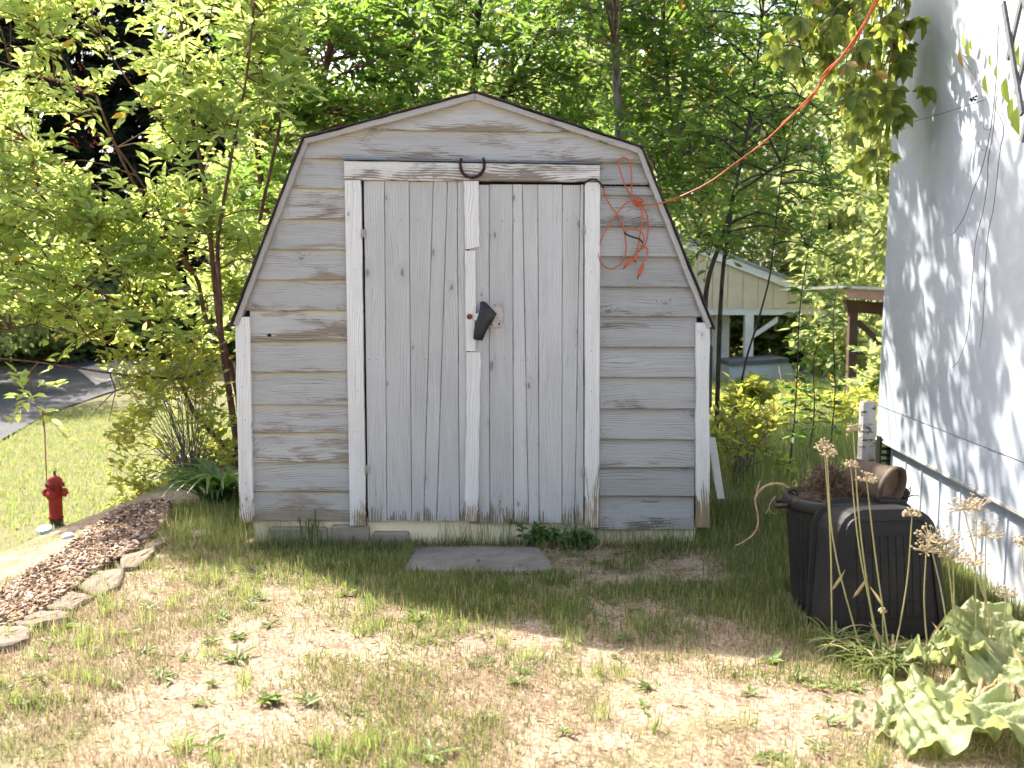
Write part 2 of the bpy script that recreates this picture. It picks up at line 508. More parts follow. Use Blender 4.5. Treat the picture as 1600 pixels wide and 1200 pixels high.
M_rustn = m_plain('rust_bolt', (.16, .045, .02), .8, .35, 60, bump=.5)
M_galv = m_plain('dull_steel', (.42, .41, .38), .5, .2, 30, metal=.7, dirt=(.2, .11, .06), dirt_amt=.7)
M_rub = m_plain('black_rubber', (.012, .012, .014), .5, .3, 20, spec=.5)
M_dark = m_plain('dark_gap', (.02, .018, .016), .95)

def PX(px, py):
    a = atY(px, py, 0.0); return np.array([a[0], a[2]])
shed = thing('garden_shed', 'weathered grey barn-roof garden shed with closed double doors, gambrel front', 'shed', (-.19, 0, 0))

# roofline in shed-face pixels (outer)
RO = [(366, 508), (477, 219), (743, 148), (1000, 233), (1111, 512)]
RW = [PX(*p) for p in RO]
rx = np.array([p[0] for p in RW]); rz = np.array([p[1] for p in RW])
def roof_in(x):        # underside used to clip siding
    return np.interp(x, rx, rz) - np.interp(x, [rx[0], rx[1] - .01, rx[1] + .01, rx[3] - .01, rx[3] + .01, rx[4]], [.03, .03, .012, .012, .03, .03])

def siding(xl, xr, zt, zb, mat, name='plank', tb=-.031, tt=-.012, x_ext=True):
    """zt, zb: (left, right) heights at the x of xl/xr; ends clipped by the roof"""
    n = max(6, int(abs(xr - xl) / .06))
    xs = list(np.linspace(xl, xr, n))
    xs += [xl + .004, xr - .004]
    xs += list(np.linspace(xl, xl + .26, 40)) + list(np.linspace(xr - .26, xr, 40)) if zt[0] > rz[0] else []
    xs = sorted(set(round(x, 4) for x in xs))
    st = []
    for x in xs:
        u = (x - xl) / (xr - xl)
        b = zb[0] * (1 - u) + zb[1] * u; t = zt[0] * (1 - u) + zt[1] * u
        t = min(t, float(roof_in(x)))
        if t - b < .003:
            continue
        st.append(((x, t), (x, b)))
    if len(st) < 2: return
    m = MB(); m.board(st, tt, tb, -tt + .0, .003, .0006)
    return m.build(name, mat, shed)

def zy(px, py): return PX(px, py)[1]
def xx(px, py): return PX(px, py)[0]
# gable and top full-width rows
siding(xx(480, 205), xx(1000, 210), (zy(480, 140), zy(1000, 140)), (zy(480, 203), zy(1000, 210)), M_sidL)
siding(xx(462, 250), xx(1010, 256), (zy(480, 199), zy(1000, 206)), (zy(480, 248), zy(1000, 256)), M_sidL)
Ll = [248, 293, 344, 390, 437, 485, 533, 581, 631.6, 675, 721, 766.5, 811.6]
Lr = [251, 295, 342, 390, 438, 485, 532, 581, 632, 675, 721, 767, 813]
Rl = [256, 289, 306, 354, 401, 448, 494, 542, 589, 638, 685, 729, 773, 826]
Rr = [258, 290, 306.5, 355, 402, 449, 495, 542, 589, 638, 686, 729, 774, 826]
for i in range(len(Ll) - 1):
    xl = xx(368, 500) if i < 5 else xx(394, 600)
    xr = xx(545, 300) if i < 4 else xx(551, 700)
    wob = rnd.gauss(0, .6)
    siding(xl, xr, (zy(400, Ll[i] - 3), zy(545, Lr[i] - 3)), (zy(400, Ll[i + 1] + wob), zy(545, Lr[i + 1] - wob)), M_sidL)
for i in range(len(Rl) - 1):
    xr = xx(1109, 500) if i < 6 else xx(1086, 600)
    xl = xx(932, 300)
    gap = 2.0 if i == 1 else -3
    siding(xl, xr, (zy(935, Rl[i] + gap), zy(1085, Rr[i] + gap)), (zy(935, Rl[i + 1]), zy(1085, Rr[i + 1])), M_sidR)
# dark wall core behind the boards + side/back walls
DEPTH = 2.45
m = MB()
core = [(xx(382, 820), zy(382, 815)), (xx(1100, 820), zy(1100, 815)), (rx[4] - .05, rz[4] + .03), (rx[3] - .035, rz[3] - .04), (rx[2], rz[2] - .05), (rx[1] + .035, rz[1] - .04), (rx[0] + .05, rz[0] + .03)]
m.quadstrip([[(x, y, z) for x, z in core] for y in (.0008, DEPTH)], True)
m.face(range(6, -1, -1)); m.face(range(7, 14))
m.build('wall_core', M_dark, shed)
for sx, x0, mm in ((-1, xx(379, 700), M_sidL), (1, xx(1104, 700), M_sidR)):     # side walls, lapped boards
    zb0, zt0 = zy(400, 813), rz[0] - .03
    for i in range(7):
        b = zb0 + (zt0 - zb0) * i / 7; t = zb0 + (zt0 - zb0) * (i + 1.08) / 7
        m = MB()
        m.hexa([(x0 + sx * .002, .035, b), (x0 + sx * .026, .035, b), (x0 + sx * .026, DEPTH, b), (x0 + sx * .002, DEPTH, b),
                (x0 + sx * .002, .035, t), (x0 + sx * .010, .035, t), (x0 + sx * .010, DEPTH, t), (x0 + sx * .002, DEPTH, t)])
        m.build('side_plank', mm, shed)
# corner boards
def vboard(top, bot, zt, zb, yf, th, mat, name, parent=None, n=14, jit=.0007, ch=.003, zt2=None, zb2=None):
    """top=(pxl,pxr) at row zt; bot=(pxl,pxr) at row zb"""
    a, b = PX(top[0], zt), PX(top[1], zt2 or zt); c, d = PX(bot[0], zb), PX(bot[1], zb2 or zb)
    st = [((a + (c - a) * q), (b + (d - b) * q)) for q in np.linspace(0, 1, n)]
    m = MB(); m.board(st, yf, yf, th, ch, jit)
    return m.build(name, mat, parent or shed)
vboard((371, 394), (378, 399), 495, 813, -.046, .045, M_trim, 'corner_board', jit=.0012)
vboard((1085, 1106), (1085, 1106.5), 504, 821, -.046, .045, M_trim, 'corner_board', jit=.0015)
# base
m = MB()
a, b, c, d = PX(396, 806), PX(1087, 815), PX(1085, 853), PX(398, 848)
st = [((a + (b - a) * q), (d + (c - d) * q)) for q in np.linspace(0, 1, 20)]
m.board(st, -.004, -.004, .05, .003, .001)
m.build('base_skirt', M_cream, shed)
# foundation blocks
for (x0, x1, y0, y1) in ((424, 512, 822, 852), (519, 578, 819, 851), (584, 640, 829, 852)):
    a, b = PX(x0, y1), PX(x1, y0)
    m = MB(); m.box(((a[0] + b[0]) / 2, -.015, (a[1] + b[1]) / 2 - .01), (b[0] - a[0], .05, b[1] - a[1] + .02), 0, .01)
    m.build('foundation_block', M_conc, shed)
# door frame
vboard((541, 566), (549, 573.5), 283.5, 818, -.050, .04, M_trim, 'door_jamb')
vboard((912.5, 936.5), (912.5, 935), 286.8, 821, -.050, .04, M_trim, 'door_jamb')
a, b, c, d = PX(540.5, 253.5), PX(936, 260), PX(935, 286), PX(541, 283)
m = MB(); m.board([((a + (b - a) * q), (d + (c - d) * q)) for q in np.linspace(0, 1, 26)], -.056, -.056, .045, .004, .0008)
m.build('door_header', M_trimpeel, shed)
a, b, c, d = PX(539, 249.5), PX(938, 256.5), PX(938, 258.5), PX(539, 252)
m = MB(); m.board([((a + (b - a) * q), (d + (c - d) * q)) for q in np.linspace(0, 1, 8)], -.062, -.066, .05, .001, 0)
m.build('drip_cap', m_plain('grey_flashing', (.20, .21, .23), .5, .2, 10, metal=.4), shed)
# doors: backing + planks
def door(name, xt, xb, yt, yb, back, label):
    (bt0, bt1), (bb0, bb1) = back
    a, b, c, d = PX(bt0, yt + 3), PX(bt1, yt + 3), PX(bb1, yb - 4), PX(bb0, yb - 4)
    mb = MB(); mb.board([(a, b), (d, c)], -.012, -.012, .010, .001, 0)
    D = mb.build(name, M_dark, shed); D['label'] = label
    for i in range(len(xt) - 1):
        g = .35
        yo = rnd.uniform(-.0025, .0025)
        zo, zo2 = rnd.uniform(-.8, .8), rnd.uniform(-2.0, 1.5)
        vboard((xt[i] + g, xt[i + 1] - g), (xb[i] + g, xb[i + 1] - g), yt + zo, yb + zo2, -.034 + yo, .021, M_door, 'plank', D, 12, .00035, .0028)
    return D
DL = door('door', [569.5, 602, 640, 678, 700, 715, 728], [576, 606, 644.5, 663, 683, 718.5, 731], 284.5, 811.5, ((566, 729), (573, 731)), 'left door leaf of grey vertical boards')
DR = door('door', [733, 764.5, 801, 816, 840, 878, 906, 911.5], [735, 765.6, 802.5, 826, 842, 877.6, 897, 911.5], 290, 817, ((730, 912), (730, 912)), 'right door leaf of grey vertical boards with latch')
# centre batten in three broken pieces
vboard((725, 748), (727.5, 750), 285, 391, -.058, .022, M_trim, 'batten', DL, 10, .0012, zb2=386)
vboard((727.5, 744), (728.5, 743.5), 392.5, 548, -.056, .020, M_trim, 'batten', DL, 12, .0012)
vboard((729.5, 752), (727, 747), 549.5, 811, -.060, .024, M_trim, 'batten', DL, 16, .0018)
# hinges
for (x, y) in ((568, 366), (574, 731), (912, 361), (911.5, 735)):
    a = PX(x, y)
    m = MB(); m.tube([(a[0], -.054, a[1] - .024), (a[0], -.054, a[1] + .024)], .0055, 8)
    for q in (-.016, 0, .016): m.tube([(a[0], -.054, a[1] + q - .001), (a[0], -.054, a[1] + q + .001)], .0066, 8)
    m.box((a[0] + .008, -.0475, a[1]), (.018, .003, .040), 0, .0008)
    m.build('hinge', M_galv, DL if x < 700 else DR)
# nail holes / knot hole
def disc(px, py, r, mat, name, parent, y=-.030, dome=.0):
    a = PX(px, py); m = MB()
    R = np.array([[1, 0, 0], [0, 0, -1], [0, 1, 0]], float)
    m.lathe([(r, -.004), (r, .0), (r * .6, dome), (.00001, dome * 1.1)], (a[0], y, a[1]), 12, R)
    return m.build(name, mat, parent)
disc(423, 524, .011, M_dark, 'knot_hole', shed, -.0285)
mn = MB()       # nail heads, too small to pick apart
def nail(px, py, y):
    a = PX(px + rnd.gauss(0, 1.2), py + rnd.gauss(0, 1.5)); r = rnd.uniform(.0016, .0028)
    mn.lathe([(r, .0), (r, .0012), (.00001, .0014)], (a[0], y, a[1]), 6, np.array([[1, 0, 0], [0, 0, -1], [0, 1, 0]], float))
for i in range(4, 12):
    for x in (404, 538): nail(x, Ll[i + 1] - 8, -.0305)
for i in range(6, 13):
    for x in (944, 1076): nail(x, Rl[i + 1] - 8, -.0305)
for y in (345, 560, 770):
    for x in (585, 622, 660, 690, 780, 810, 832, 860, 893):
        for s in (-6, 6): nail(x + s, y, -.0366)
for y in range(300, 810, 62):
    nail(556 + (y - 300) * .014, y, -.0502); nail(924, y, -.0502)
for y in range(510, 810, 48): nail(384 + (y - 500) * .016, y, -.0462); nail(1096, y, -.0462)
props(mn.build('nails', M_rust, shed), kind='stuff')
# hasp plate and cover
def poly_slab(pts, y0, y1, mat, name, parent, ch=.001):
    P = [PX(*q) for q in pts]; c = sum(P) / len(P)
    def ins(e): return [p + (c - p) / max(np.linalg.norm(c - p), 1e-6) * e for p in P]
    m = MB()
    rows = [[(p[0], y1, p[1]) for p in P], [(p[0], y0 + ch, p[1]) for p in P], [(p[0], y0, p[1]) for p in ins(ch)]]
    n = len(P); b = m.quadstrip(rows, True); m.face([b + 2 * n + k for k in range(n)]); m.face([b + k for k in range(n - 1, -1, -1)])
    return m.build(name, mat, parent)
poly_slab([(759, 472), (784.5, 472), (785.5, 489), (787, 495), (784.5, 511.5), (764, 512), (760, 500)], -.0445, -.036, M_galv, 'hasp_plate', DR)
poly_slab([(741, 489.5), (756, 489), (756, 500), (741, 500)], -.067, -.0605, M_trim, 'hasp_strap', DR)
for (x, y, mt) in ((774, 476, M_galv), (780, 506, M_rustn), (768, 506.5, M_rustn)): disc(x, y, .006, mt, 'screw', DR, -.0455, .004)
disc(734.5, 494.5, .0145, M_rustn, 'bolt', DL, -.062, .008)
def flap():
    out = [(751, 471.5), (755, 470.5), (759, 472), (768, 481), (776.5, 490), (771, 500), (765, 509), (759, 520), (754.5, 531.5), (747, 530.5), (740.5, 529), (741, 519), (742.5, 509), (746, 498), (749, 489), (750.5, 480)]
    P = [PX(*q) for q in out]; c = PX(756, 497); n = len(P); m = MB()
    rows = []
    for e, y in ((1, -.058), (1.0, -.066), (.9, -.080), (.6, -.089), (.25, -.092)):
        rows.append([(c[0] + (p[0] - c[0]) * e, y, c[1] + (p[1] - c[1]) * e) for p in P])
    b = m.quadstrip(rows, True); m.face([b + 4 * n + k for k in range(n)])
    m.face([b + k for k in range(n - 1, -1, -1)])
    return m.build('lock_cover', M_rub, DR, True)
flap()['label'] = 'black rubber flap over the padlock'
# rake boards along the gambrel and roof panels
def rake(p, q, wpx, mat, y=-.058):
    p, q = np.array(PX(*p)), np.array(PX(*q)); d = q - p; ln = np.linalg.norm(d); d /= ln
    nrm = np.array([-d[1], d[0]]);
    if nrm[1] > 0: nrm = -nrm
    w = wpx / 301.0
    n = 16
    m = MB(); m.board([((p + d * ln * t), (p + d * ln * t + nrm * w)) for t in np.linspace(0, 1, n)], y, y, -y - .001, .003, .0012)
    return m.build('rake_board', mat, shed)
rake((478.5, 219.5), (742, 149.5), 8.5, M_rake); rake((744, 149.5), (998.5, 233.5), 8.5, M_rake)
rake((368, 506), (477, 221), 8.0, M_rake, -.055); rake((1109.5, 510), (1000.5, 235), 8.0, M_rake, -.055)
# shingled roof: courses of shingles on four slopes
def slope(p, q, courses, nx):
    p, q = PX(*p), PX(*q)           # p lower edge, q upper edge (x,z)
    d = q - p; ln = np.linalg.norm(d); d /= ln
    nrm = np.array([-d[1], d[0]]);
    if nrm[1] < 0: nrm = -nrm
    m = MB()
    a = p + nrm * .001; b = q + nrm * .001
    m.hexa([(a[0], -.064, a[1]), (a[0], DEPTH + .06, a[1]), (b[0], DEPTH + .06, b[1]), (b[0], -.064, b[1]),
            (a[0] + nrm[0] * .003, -.060, a[1] + nrm[1] * .003), (a[0] + nrm[0] * .003, DEPTH + .06, a[1] + nrm[1] * .003),
            (b[0] + nrm[0] * .003, DEPTH + .06, b[1] + nrm[1] * .003), (b[0] + nrm[0] * .003, -.064, b[1] + nrm[1] * .003)])
    R = m.build('roof', M_shing, shed)
    L = DEPTH + .13
    for ci in range(courses):
        u0 = ln * ci / courses - .01; u1 = ln * (ci + 1.15) / courses
        for k in range(nx):
            y0 = -.070 + L * (k - (.5 if ci % 2 else 0)) / nx; y1 = y0 + L / nx - .006
            y0 = max(y0, -.070 - rnd.uniform(0, .008)); y1 = min(y1, DEPTH + .06)
            if y1 - y0 < .03: continue
            h0 = .0058 + rnd.uniform(0, .005); h1 = .0045
            A = p + d * u0; B = p + d * min(u1, ln + .01)
            s = MB()
            s.hexa([(A[0] + nrm[0] * .0035, y0, A[1] + nrm[1] * .0035), (A[0] + nrm[0] * .0035, y1, A[1] + nrm[1] * .0035),
                    (B[0] + nrm[0] * .0035, y1, B[1] + nrm[1] * .0035), (B[0] + nrm[0] * .0035, y0, B[1] + nrm[1] * .0035),
                    (A[0] + nrm[0] * h0, y0, A[1] + nrm[1] * h0), (A[0] + nrm[0] * h0, y1, A[1] + nrm[1] * h0),
                    (B[0] + nrm[0] * (h1 + .002), y1, B[1] + nrm[1] * (h1 + .002)), (B[0] + nrm[0] * (h1 + .002), y0, B[1] + nrm[1] * (h1 + .002))])
            s.build('shingle', M_shing, R)
slope((366, 508), (477.5, 219), 6, 6); slope((1111, 512), (1000, 233), 6, 6)
slope((476, 219.5), (743, 148), 6, 6); slope((1001, 233.5), (743, 148), 6, 6)

# things hung on the shed
def horseshoe():
    t = thing('horseshoe', 'dark rusty horseshoe hung points-up over the shed doors', 'horseshoe', (PX(739, 281)[0], -.062, PX(739, 281)[1]))
    pts = [(722, 250), (720.5, 258), (721, 266), (724, 273), (730, 278.5), (738.5, 280.5), (747, 278.5), (753.5, 273), (757, 266), (757.5, 257), (755.5, 249.5)]
    P = np.array([[PX(*q)[0], -.068, PX(*q)[1]] for q in pts])
    m = MB(); n = len(P)
    rows = []
    for i in range(n):
        T = P[min(i + 1, n - 1)] - P[max(i - 1, 0)]; T /= np.linalg.norm(T)
        A = np.array([-T[2], 0, T[0]])
        w = .0075 if 0 < i < n - 1 else .006
        rows.append([P[i] + A * w * a + np.array([0, b, 0]) for a, b in ((-1, .005), (-1, -.004), (-.6, -.006), (-.15, -.006), (0, -.0035), (.15, -.006), (.6, -.006), (1, -.004), (1, .005))])
    b = m.quadstrip(rows, True); m.face([b + k for k in range(8, -1, -1)]); m.face([b + (n - 1) * 9 + k for k in range(9)])
    m.build('iron', M_rust, t)
    for i in (2, 3, 7, 8):
        mm = MB(); p = P[i]; mm.box((p[0], -.0755, p[2]), (.006, .004, .004), 0, .001); mm.build('nail', M_rust, t)
horseshoe()

def smooth(P, n=6):
    P = np.array(P, float); out = []
    Q = np.vstack([2 * P[0] - P[1], P, 2 * P[-1] - P[-2]])
    for i in range(1, len(Q) - 2):
        for t in np.linspace(0, 1, n, endpoint=False):
            a, b, c, d = Q[i - 1], Q[i], Q[i + 1], Q[i + 2]
            out.append(.5 * ((2 * b) + (-a + c) * t + (2 * a - 5 * b + 4 * c - d) * t * t + (-a + 3 * b - 3 * c + d) * t ** 3))
    out.append(P[-1]); return np.array(out)
def cord():
    M_or = m_plain('orange_cable', (.50, .10, .025), .45, .2, 8, spec=.4, bump=.05, dirt=(.25, .05, .03), dirt_amt=.5)
    M_bk = m_plain('black_cable', (.02, .017, .016), .5, .3, 20)
    def r2(q, y): return (lambda a: (a[0], y, a[2]))(atY(q[0] / 3.43 + 700, q[1] / 3.43 + 130, y))
    t = thing('extension_cord', 'orange extension cord looped on the shed front and strung up to the right', 'cord', tuple(r2((1030, 650), -.05)))
    A = [(835, 560), (845, 610), (880, 670), (915, 712), (940, 780), (955, 870), (945, 940), (910, 980), (870, 995), (830, 975), (808, 930), (808, 880), (830, 820), (870, 750), (920, 680), (960, 640), (1000, 630)]
    B = [(1005, 632), (985, 605), (955, 560), (930, 490), (916, 440), (923, 407), (943, 398), (966, 410), (980, 450), (985, 520), (985, 580), (990, 615), (1010, 640), (1040, 655)]
    D1 = [(1020, 645), (1038, 690), (1040, 740), (1030, 810), (1018, 870), (1012, 905), (1006, 950)]
    D2 = [(1040, 655), (1060, 690), (1072, 740), (1072, 800), (1060, 855), (1035, 888), (995, 928), (955, 975)]
    D3 = [(1030, 875), (1062, 880), (1070, 905), (1052, 955), (1026, 1015)]
    L1 = [(945, 798), (965, 786), (1000, 784), (1032, 795), (1050, 820), (1046, 855), (1030, 890)]
    for nm, pl, y, mt, r in (('cable_loop', A, -.050, M_or, .0035), ('cable_loop', B, -.054, M_or, .0035), ('hanging_end', D1, -.060, M_or, .0036),
                         ('hanging_end', D2, -.052, M_or, .0038), ('hanging_end', D3, -.064, M_or, .0038), ('cable_loop', L1, -.068, M_or, .0035)):
        m = MB(); m.tube(smooth([r2(q, y + .004 * math.sin(i * 1.3)) for i, q in enumerate(pl)]), r, 7); m.build(nm, mt, t, True)
    m = MB(); m.tube(smooth([r2(q, -.066) for q in ((728, 545), (740, 530), (765, 516), (795, 517), (815, 535), (835, 562))]), .0048, 7); m.build('black_lead', M_bk, t, True)
    m = MB(); m.tube(smooth([r2(q, -.074) for q in ((945, 798), (960, 812), (990, 824), (1025, 836), (1045, 856))]), .0044, 7); m.build('black_lead', M_bk, t, True)
    for pl, y in (((990, 933), (950, 983)), -.058), (((1048, 965), (1021, 1032)), -.064), (((1010, 915), (1004, 952)), -.062):
        a, b = np.array(r2(pl[0], y)), np.array(r2(pl[1], y))
        m = MB(); m.tube([a, a + (b - a) * .15, a + (b - a) * .85, b], [.005, .0085, .0095, .006], 8); m.build('plug', M_or, t, True)
        m = MB(); m.tube([b, b + (b - a) * .25], .003, 6); m.build('prong', M_bk, t)
    m = MB()   # knot of wraps
    c = np.array(r2((1020, 640), -.058))
    m.tube([c + np.array([.022 * math.cos(a) * .9 + a * .0012 - .01, -.008 * math.sin(a * 1.0), .014 * math.sin(a + .6) + .010 - a * .0009]) for a in np.linspace(0, 18, 60)], .0032, 6)
    m.build('cable_wrap', M_or, t, True)
    px = [(1004, 321), (1030, 318), (1063, 307), (1108, 285), (1152, 253), (1190, 225), (1222, 196), (1253, 164.5), (1279, 136), (1291, 117), (1310, 95), (1331, 67), (1362, 18), (1374, -2)]
    ys = np.interp(np.linspace(0, 1, len(px)), [0, .15, 1], [-.056, -.12, -1.9])
    P = [atY(q[0], q[1], y) for q, y in zip(px, ys)]
    m = MB(); m.tube(smooth(P), .0040, 7); m.build('cable_span', M_or, t, True)
    m = MB(); m.tube(smooth([p + np.array([.010 * math.sin(i * 1.7), .006, .010 * math.cos(i * 1.7)]) for i, p in enumerate(P[6:])]), .0030, 7); m.build('cable_span', M_or, t, True)
    # hook on the trailer-side eave that carries the end
    return P[-1]
cord_end = cord()

# chain and black strap behind the right corner, white pipe leaning
m_t = thing('hanging_strap', 'black strap hanging on a small chain at the shed right corner', 'strap', (PX(1109, 640)[0], .1, PX(1109, 640)[1]))
a = PX(1110.5, 512)
for i in range(5):
    m = MB(); z = a[1] - .02 - i * .02
    ring = [(a[0] + .012 + (.005 * math.cos(q) if i % 2 else 0), .05 + (0 if i % 2 else .005 * math.cos(q)), z + .011 * math.sin(q)) for q in np.linspace(0, 2 * math.pi, 11)]
    m.tube(ring, .0018, 5, cap=False); m.build('link', M_rust, m_t)
m = MB(); b = PX(1110, 541); c = PX(1110, 638)
m.hexa([(b[0] - .001, .03, c[1]), (b[0] + .018, .03, c[1]), (b[0] + .018, .055, c[1]), (b[0] - .001, .055, c[1]),
        (b[0] - .001, .03, b[1]), (b[0] + .018, .03, b[1]), (b[0] + .018, .055, b[1]), (b[0] - .001, .055, b[1])])
m.build('strap', M_rub, m_t)
a, b = atY(1104, 690, .45), atY(1128, 781, .25)
m = MB(); R_ = .012
m.board([((a[0] + (b[0] - a[0]) * q - .02, a[2] + (b[2] - a[2]) * q), (a[0] + (b[0] - a[0]) * q + .022, a[2] + (b[2] - a[2]) * q)) for q in np.linspace(-.15, 1.0, 6)], .28, .28, .02, .002, .0005)
props(m.build('white_board', M_trim), 'white painted board leaning behind the right corner of the shed', 'board')

# slab before the doors
def slab():
    pts = [(629, 891), (633, 880), (640, 867), (652, 853.5), (700, 852), (760, 851.5), (815, 851.5), (838, 852.5), (850, 862), (858, 874), (864, 889), (800, 892), (720, 893)]
    P = np.array([atZ(*q, .010) for q in pts]); c = P.mean(0)
    m = MB(); n = len(P)
    rows = [[p - np.array([0, 0, .06]) for p in P], [p - np.array([0, 0, .006]) for p in P]]
    for e in (.985, .8, .5, .2): rows.append([c + (p - c) * e + np.array([0, 0, rnd.uniform(-.002, .002)]) for p in P])
    b = m.quadstrip(rows, True); m.face([b + 5 * n + k for k in range(n)])
    props(m.build('concrete_slab', m_plain('slab', (.235, .205, .17), .9, .22, 7, bump=.5, dirt=(.11, .10, .085), dirt_amt=.6)), 'flat grey concrete slab set in the ground before the shed doors', 'slab')
slab()

# ================================================================== MOBILE HOME on the right
TF = np.array([2.24, .90]); TD = np.array([-.108, -1.0]); TD = TD / np.linalg.norm(TD)
TN = np.array([TD[1], -TD[0]])            # outward (to -X)
TB = float(atY(1375.5, 683.5, .90)[2]); TS = float(atY(1379, 634, .90)[2])
LEAN = .020
def wp(t, z, off=0.0):
    q = TF + TD * t + TN * off
    return np.array([q[0] + LEAN * (z - TB), q[1], z])
def onwall(px, py, off=0.0):
    """where the line of sight meets the home's long wall"""
    d = ray(px, py); o = wp(0, TB, off)
    # plane normal: (TN.x, TN.y, 0) tilted by the lean
    a = np.array([TD[0], TD[1], 0]); b = np.array([LEAN, 0, 1.0]); n = np.cross(a, b)
    return CAM + d * (n.dot(o - CAM) / n.dot(d))
home = thing('mobile_home', 'pale blue-white mobile home wall with ribbed white skirting', 'mobile home', (TF[0], TF[1], 0))
def m_wallpaint():
    k = NT('wall_panel_paint'); p = k.pos()
    a = k.noise(p, 1.4, 5); b = k.noise(p, 240, 3, .6); st = k.noise(k.vscale(p, (6, 6, .7)), 1.0, 5, .6)
    c = k.mix(k.ramp(a, .3, .7), (.345, .385, .445), (.395, .435, .49))
    c = k.mix(k.math('MULTIPLY', k.ramp(st, .55, .75), .25), c, (.29, .29, .285))
    k.bump(b, .5, .003); return k.fin(c, .55, 0, .3)
M_wall = m_wallpaint()
M_skirt = m_plain('skirting_metal', (.44, .47, .52), .5, .08, 4, bump=.05, dirt=(.42, .40, .34), dirt_amt=.45)
TL = 6.6
def wslab(t0, t1, z0, z1, off, th, mat, name, ch=.003):
    m = MB(); n = 2
    A = [wp(t0, z0, off - th), wp(t1, z0, off - th), wp(t1, z0, off), wp(t0, z0, off)]
    B = [wp(t0, z1, off - th), wp(t1, z1, off - th), wp(t1, z1, off), wp(t0, z1, off)]
    m.hexa([A[3], A[2], A[1], A[0], B[3], B[2], B[1], B[0]])
    return m.build(name, mat, home)
wslab(0, TL, TS + .004, 3.35, 0, .05, M_wall, 'wall_panel')
wslab(0, TL, TB, TS - .004, .002, .05, M_wall, 'wall_panel')
wslab(.001, TL, TS - .004, TS + .004, -.006, .04, m_plain('joint_dark', (.25, .26, .28), .8), 'joint_strip')
wslab(-.003, TL, TB - .012, TB - .0005, .008, .06, m_plain('dirty_trim', (.40, .39, .36), .6, .3, 6, dirt=(.18, .15, .1), dirt_amt=.6), 'bottom_trim')
m = MB()   # end wall, far long side and roof
e0 = [wp(0.003, TB, -.052), wp(0.003, 3.35, -.052)]
W_ = 3.0
def wpt(t, z, off): return wp(t, z, off)
m.hexa([wp(0.003, TB, -.051), wp(TL, TB, -.051), wp(TL, TB, -W_), wp(.003, TB, -W_), wp(.003, 3.35, -.051), wp(TL, 3.35, -.051), wp(TL, 3.35, -W_), wp(.003, 3.35, -W_)])
m.build('body', M_wall, home)
m = MB(); m.hexa([wp(-.12, 3.353, .14), wp(TL + .1, 3.353, .14), wp(TL + .1, 3.353, -W_ - .1), wp(-.12, 3.353, -W_ - .1), wp(-.12, 3.44, .14), wp(TL + .1, 3.44, .14), wp(TL + .1, 3.5, -W_ - .1), wp(-.12, 3.5, -W_ - .1)])
m.build('roof', m_plain('metal_roof', (.5, .5, .5), .5), home)
ts = [.17, .47, .77, 1.075, 1.38, 1.685, 1.96, 2.26, 2.56, 2.86, 3.16, 3.46]
for i, t in enumerate(ts[:-1]):
    m = MB(); t1 = ts[i + 1]
    # profile along t: flat, rib at the start
    pr = [(t, -.046), (t + .006, -.040), (t + .022, -.040), (t + .028, -.046), (t + .15, -.047), (t1 - .001, -.046)]
    rows = []
    for z in (-.08, .12, TB - .013): rows.append([wp(a, z, o) for a, o in pr])
    back = []
    m.quadstrip(rows); m.quadstrip([[wp(a, z, o - .004) for a, o in pr] for z in (TB - .013, .12, -.08)])
    m.build('skirting_panel', M_skirt, home)
# far end of the underside
m = MB(); m.hexa([wp(.02, -.1, -.06), wp(.17, -.1, -.06), wp(.17, -.1, -.6), wp(.02, -.1, -.6), wp(.02, TB - .013, -.06), wp(.17, TB - .013, -.06), wp(.17, TB - .013, -.6), wp(.02, TB - .013, -.6)])
m.build('pier', m_plain('pier_wood', (.10, .07, .05), .9, .3, 12), home)

# lattice piece at the top right
lat = thing('lattice_piece', 'broken grey garden lattice against the mobile home wall', 'lattice', wp(2.1, 2.2, .06))
M_lat = m_plain('grey_lattice', (.11, .115, .12), .8, .25, 30, bump=.4)
_l = onwall(1556, 252, .08); _lt = float(np.dot(_l[:2] - TF, TD)); _lz = float(_l[2])
def wuv(u, v, off): return wp(_lt + u, _lz + v, off)
for i in range(9):
    for sgn, off in ((1, .075), (-1, .088)):
        u0 = -.9 + i * .19
        a = np.array([u0 if sgn > 0 else u0 + .5, 0.0]); b = a + np.array([.62 * sgn, 1.15])
        ts_ = np.linspace(0, 1, 60); pts = [a + (b - a) * q for q in ts_]
        pts = [q for q in pts if 0.02 <= q[0] <= 1.3 and .02 + .10 * ((i * 7) % 3) <= q[1] <= 1.25 and q[0] * 1.9 + q[1] > .50]
        if len(pts) < 4: continue
        a, b = pts[0], pts[-1]; d = (b - a) / np.linalg.norm(b - a); nn = np.array([-d[1], d[0]]) * .013
        m = MB()
        m.hexa([wuv(*(a - nn), off), wuv(*(a + nn), off), wuv(*(a + nn), off + .011), wuv(*(a - nn), off + .011),
                wuv(*(b - nn), off), wuv(*(b + nn), off), wuv(*(b + nn), off + .011), wuv(*(b - nn), off + .011)])
        m.build('slat', M_lat, lat)
# thin wire on the wall
m = MB(); m.tube([onwall(1409, 195, .02), onwall(1470, 178, .03), onwall(1540, 156, .02)], .0016, 5)
props(m.build('wall_wire', M_rust), 'thin dark wire slanting across the pale mobile home wall', 'wire')
m = MB(); P = onwall(1600, 40, .0); P = wp(2.0, 3.34, .10)
m.tube([cord_end, (cord_end + P) / 2 + np.array([0, 0, .02]), P], .0046, 6); props(m.build('eave_cable', M_rust), 'dark cable tail above the orange cord by the mobile home eave', 'cable')

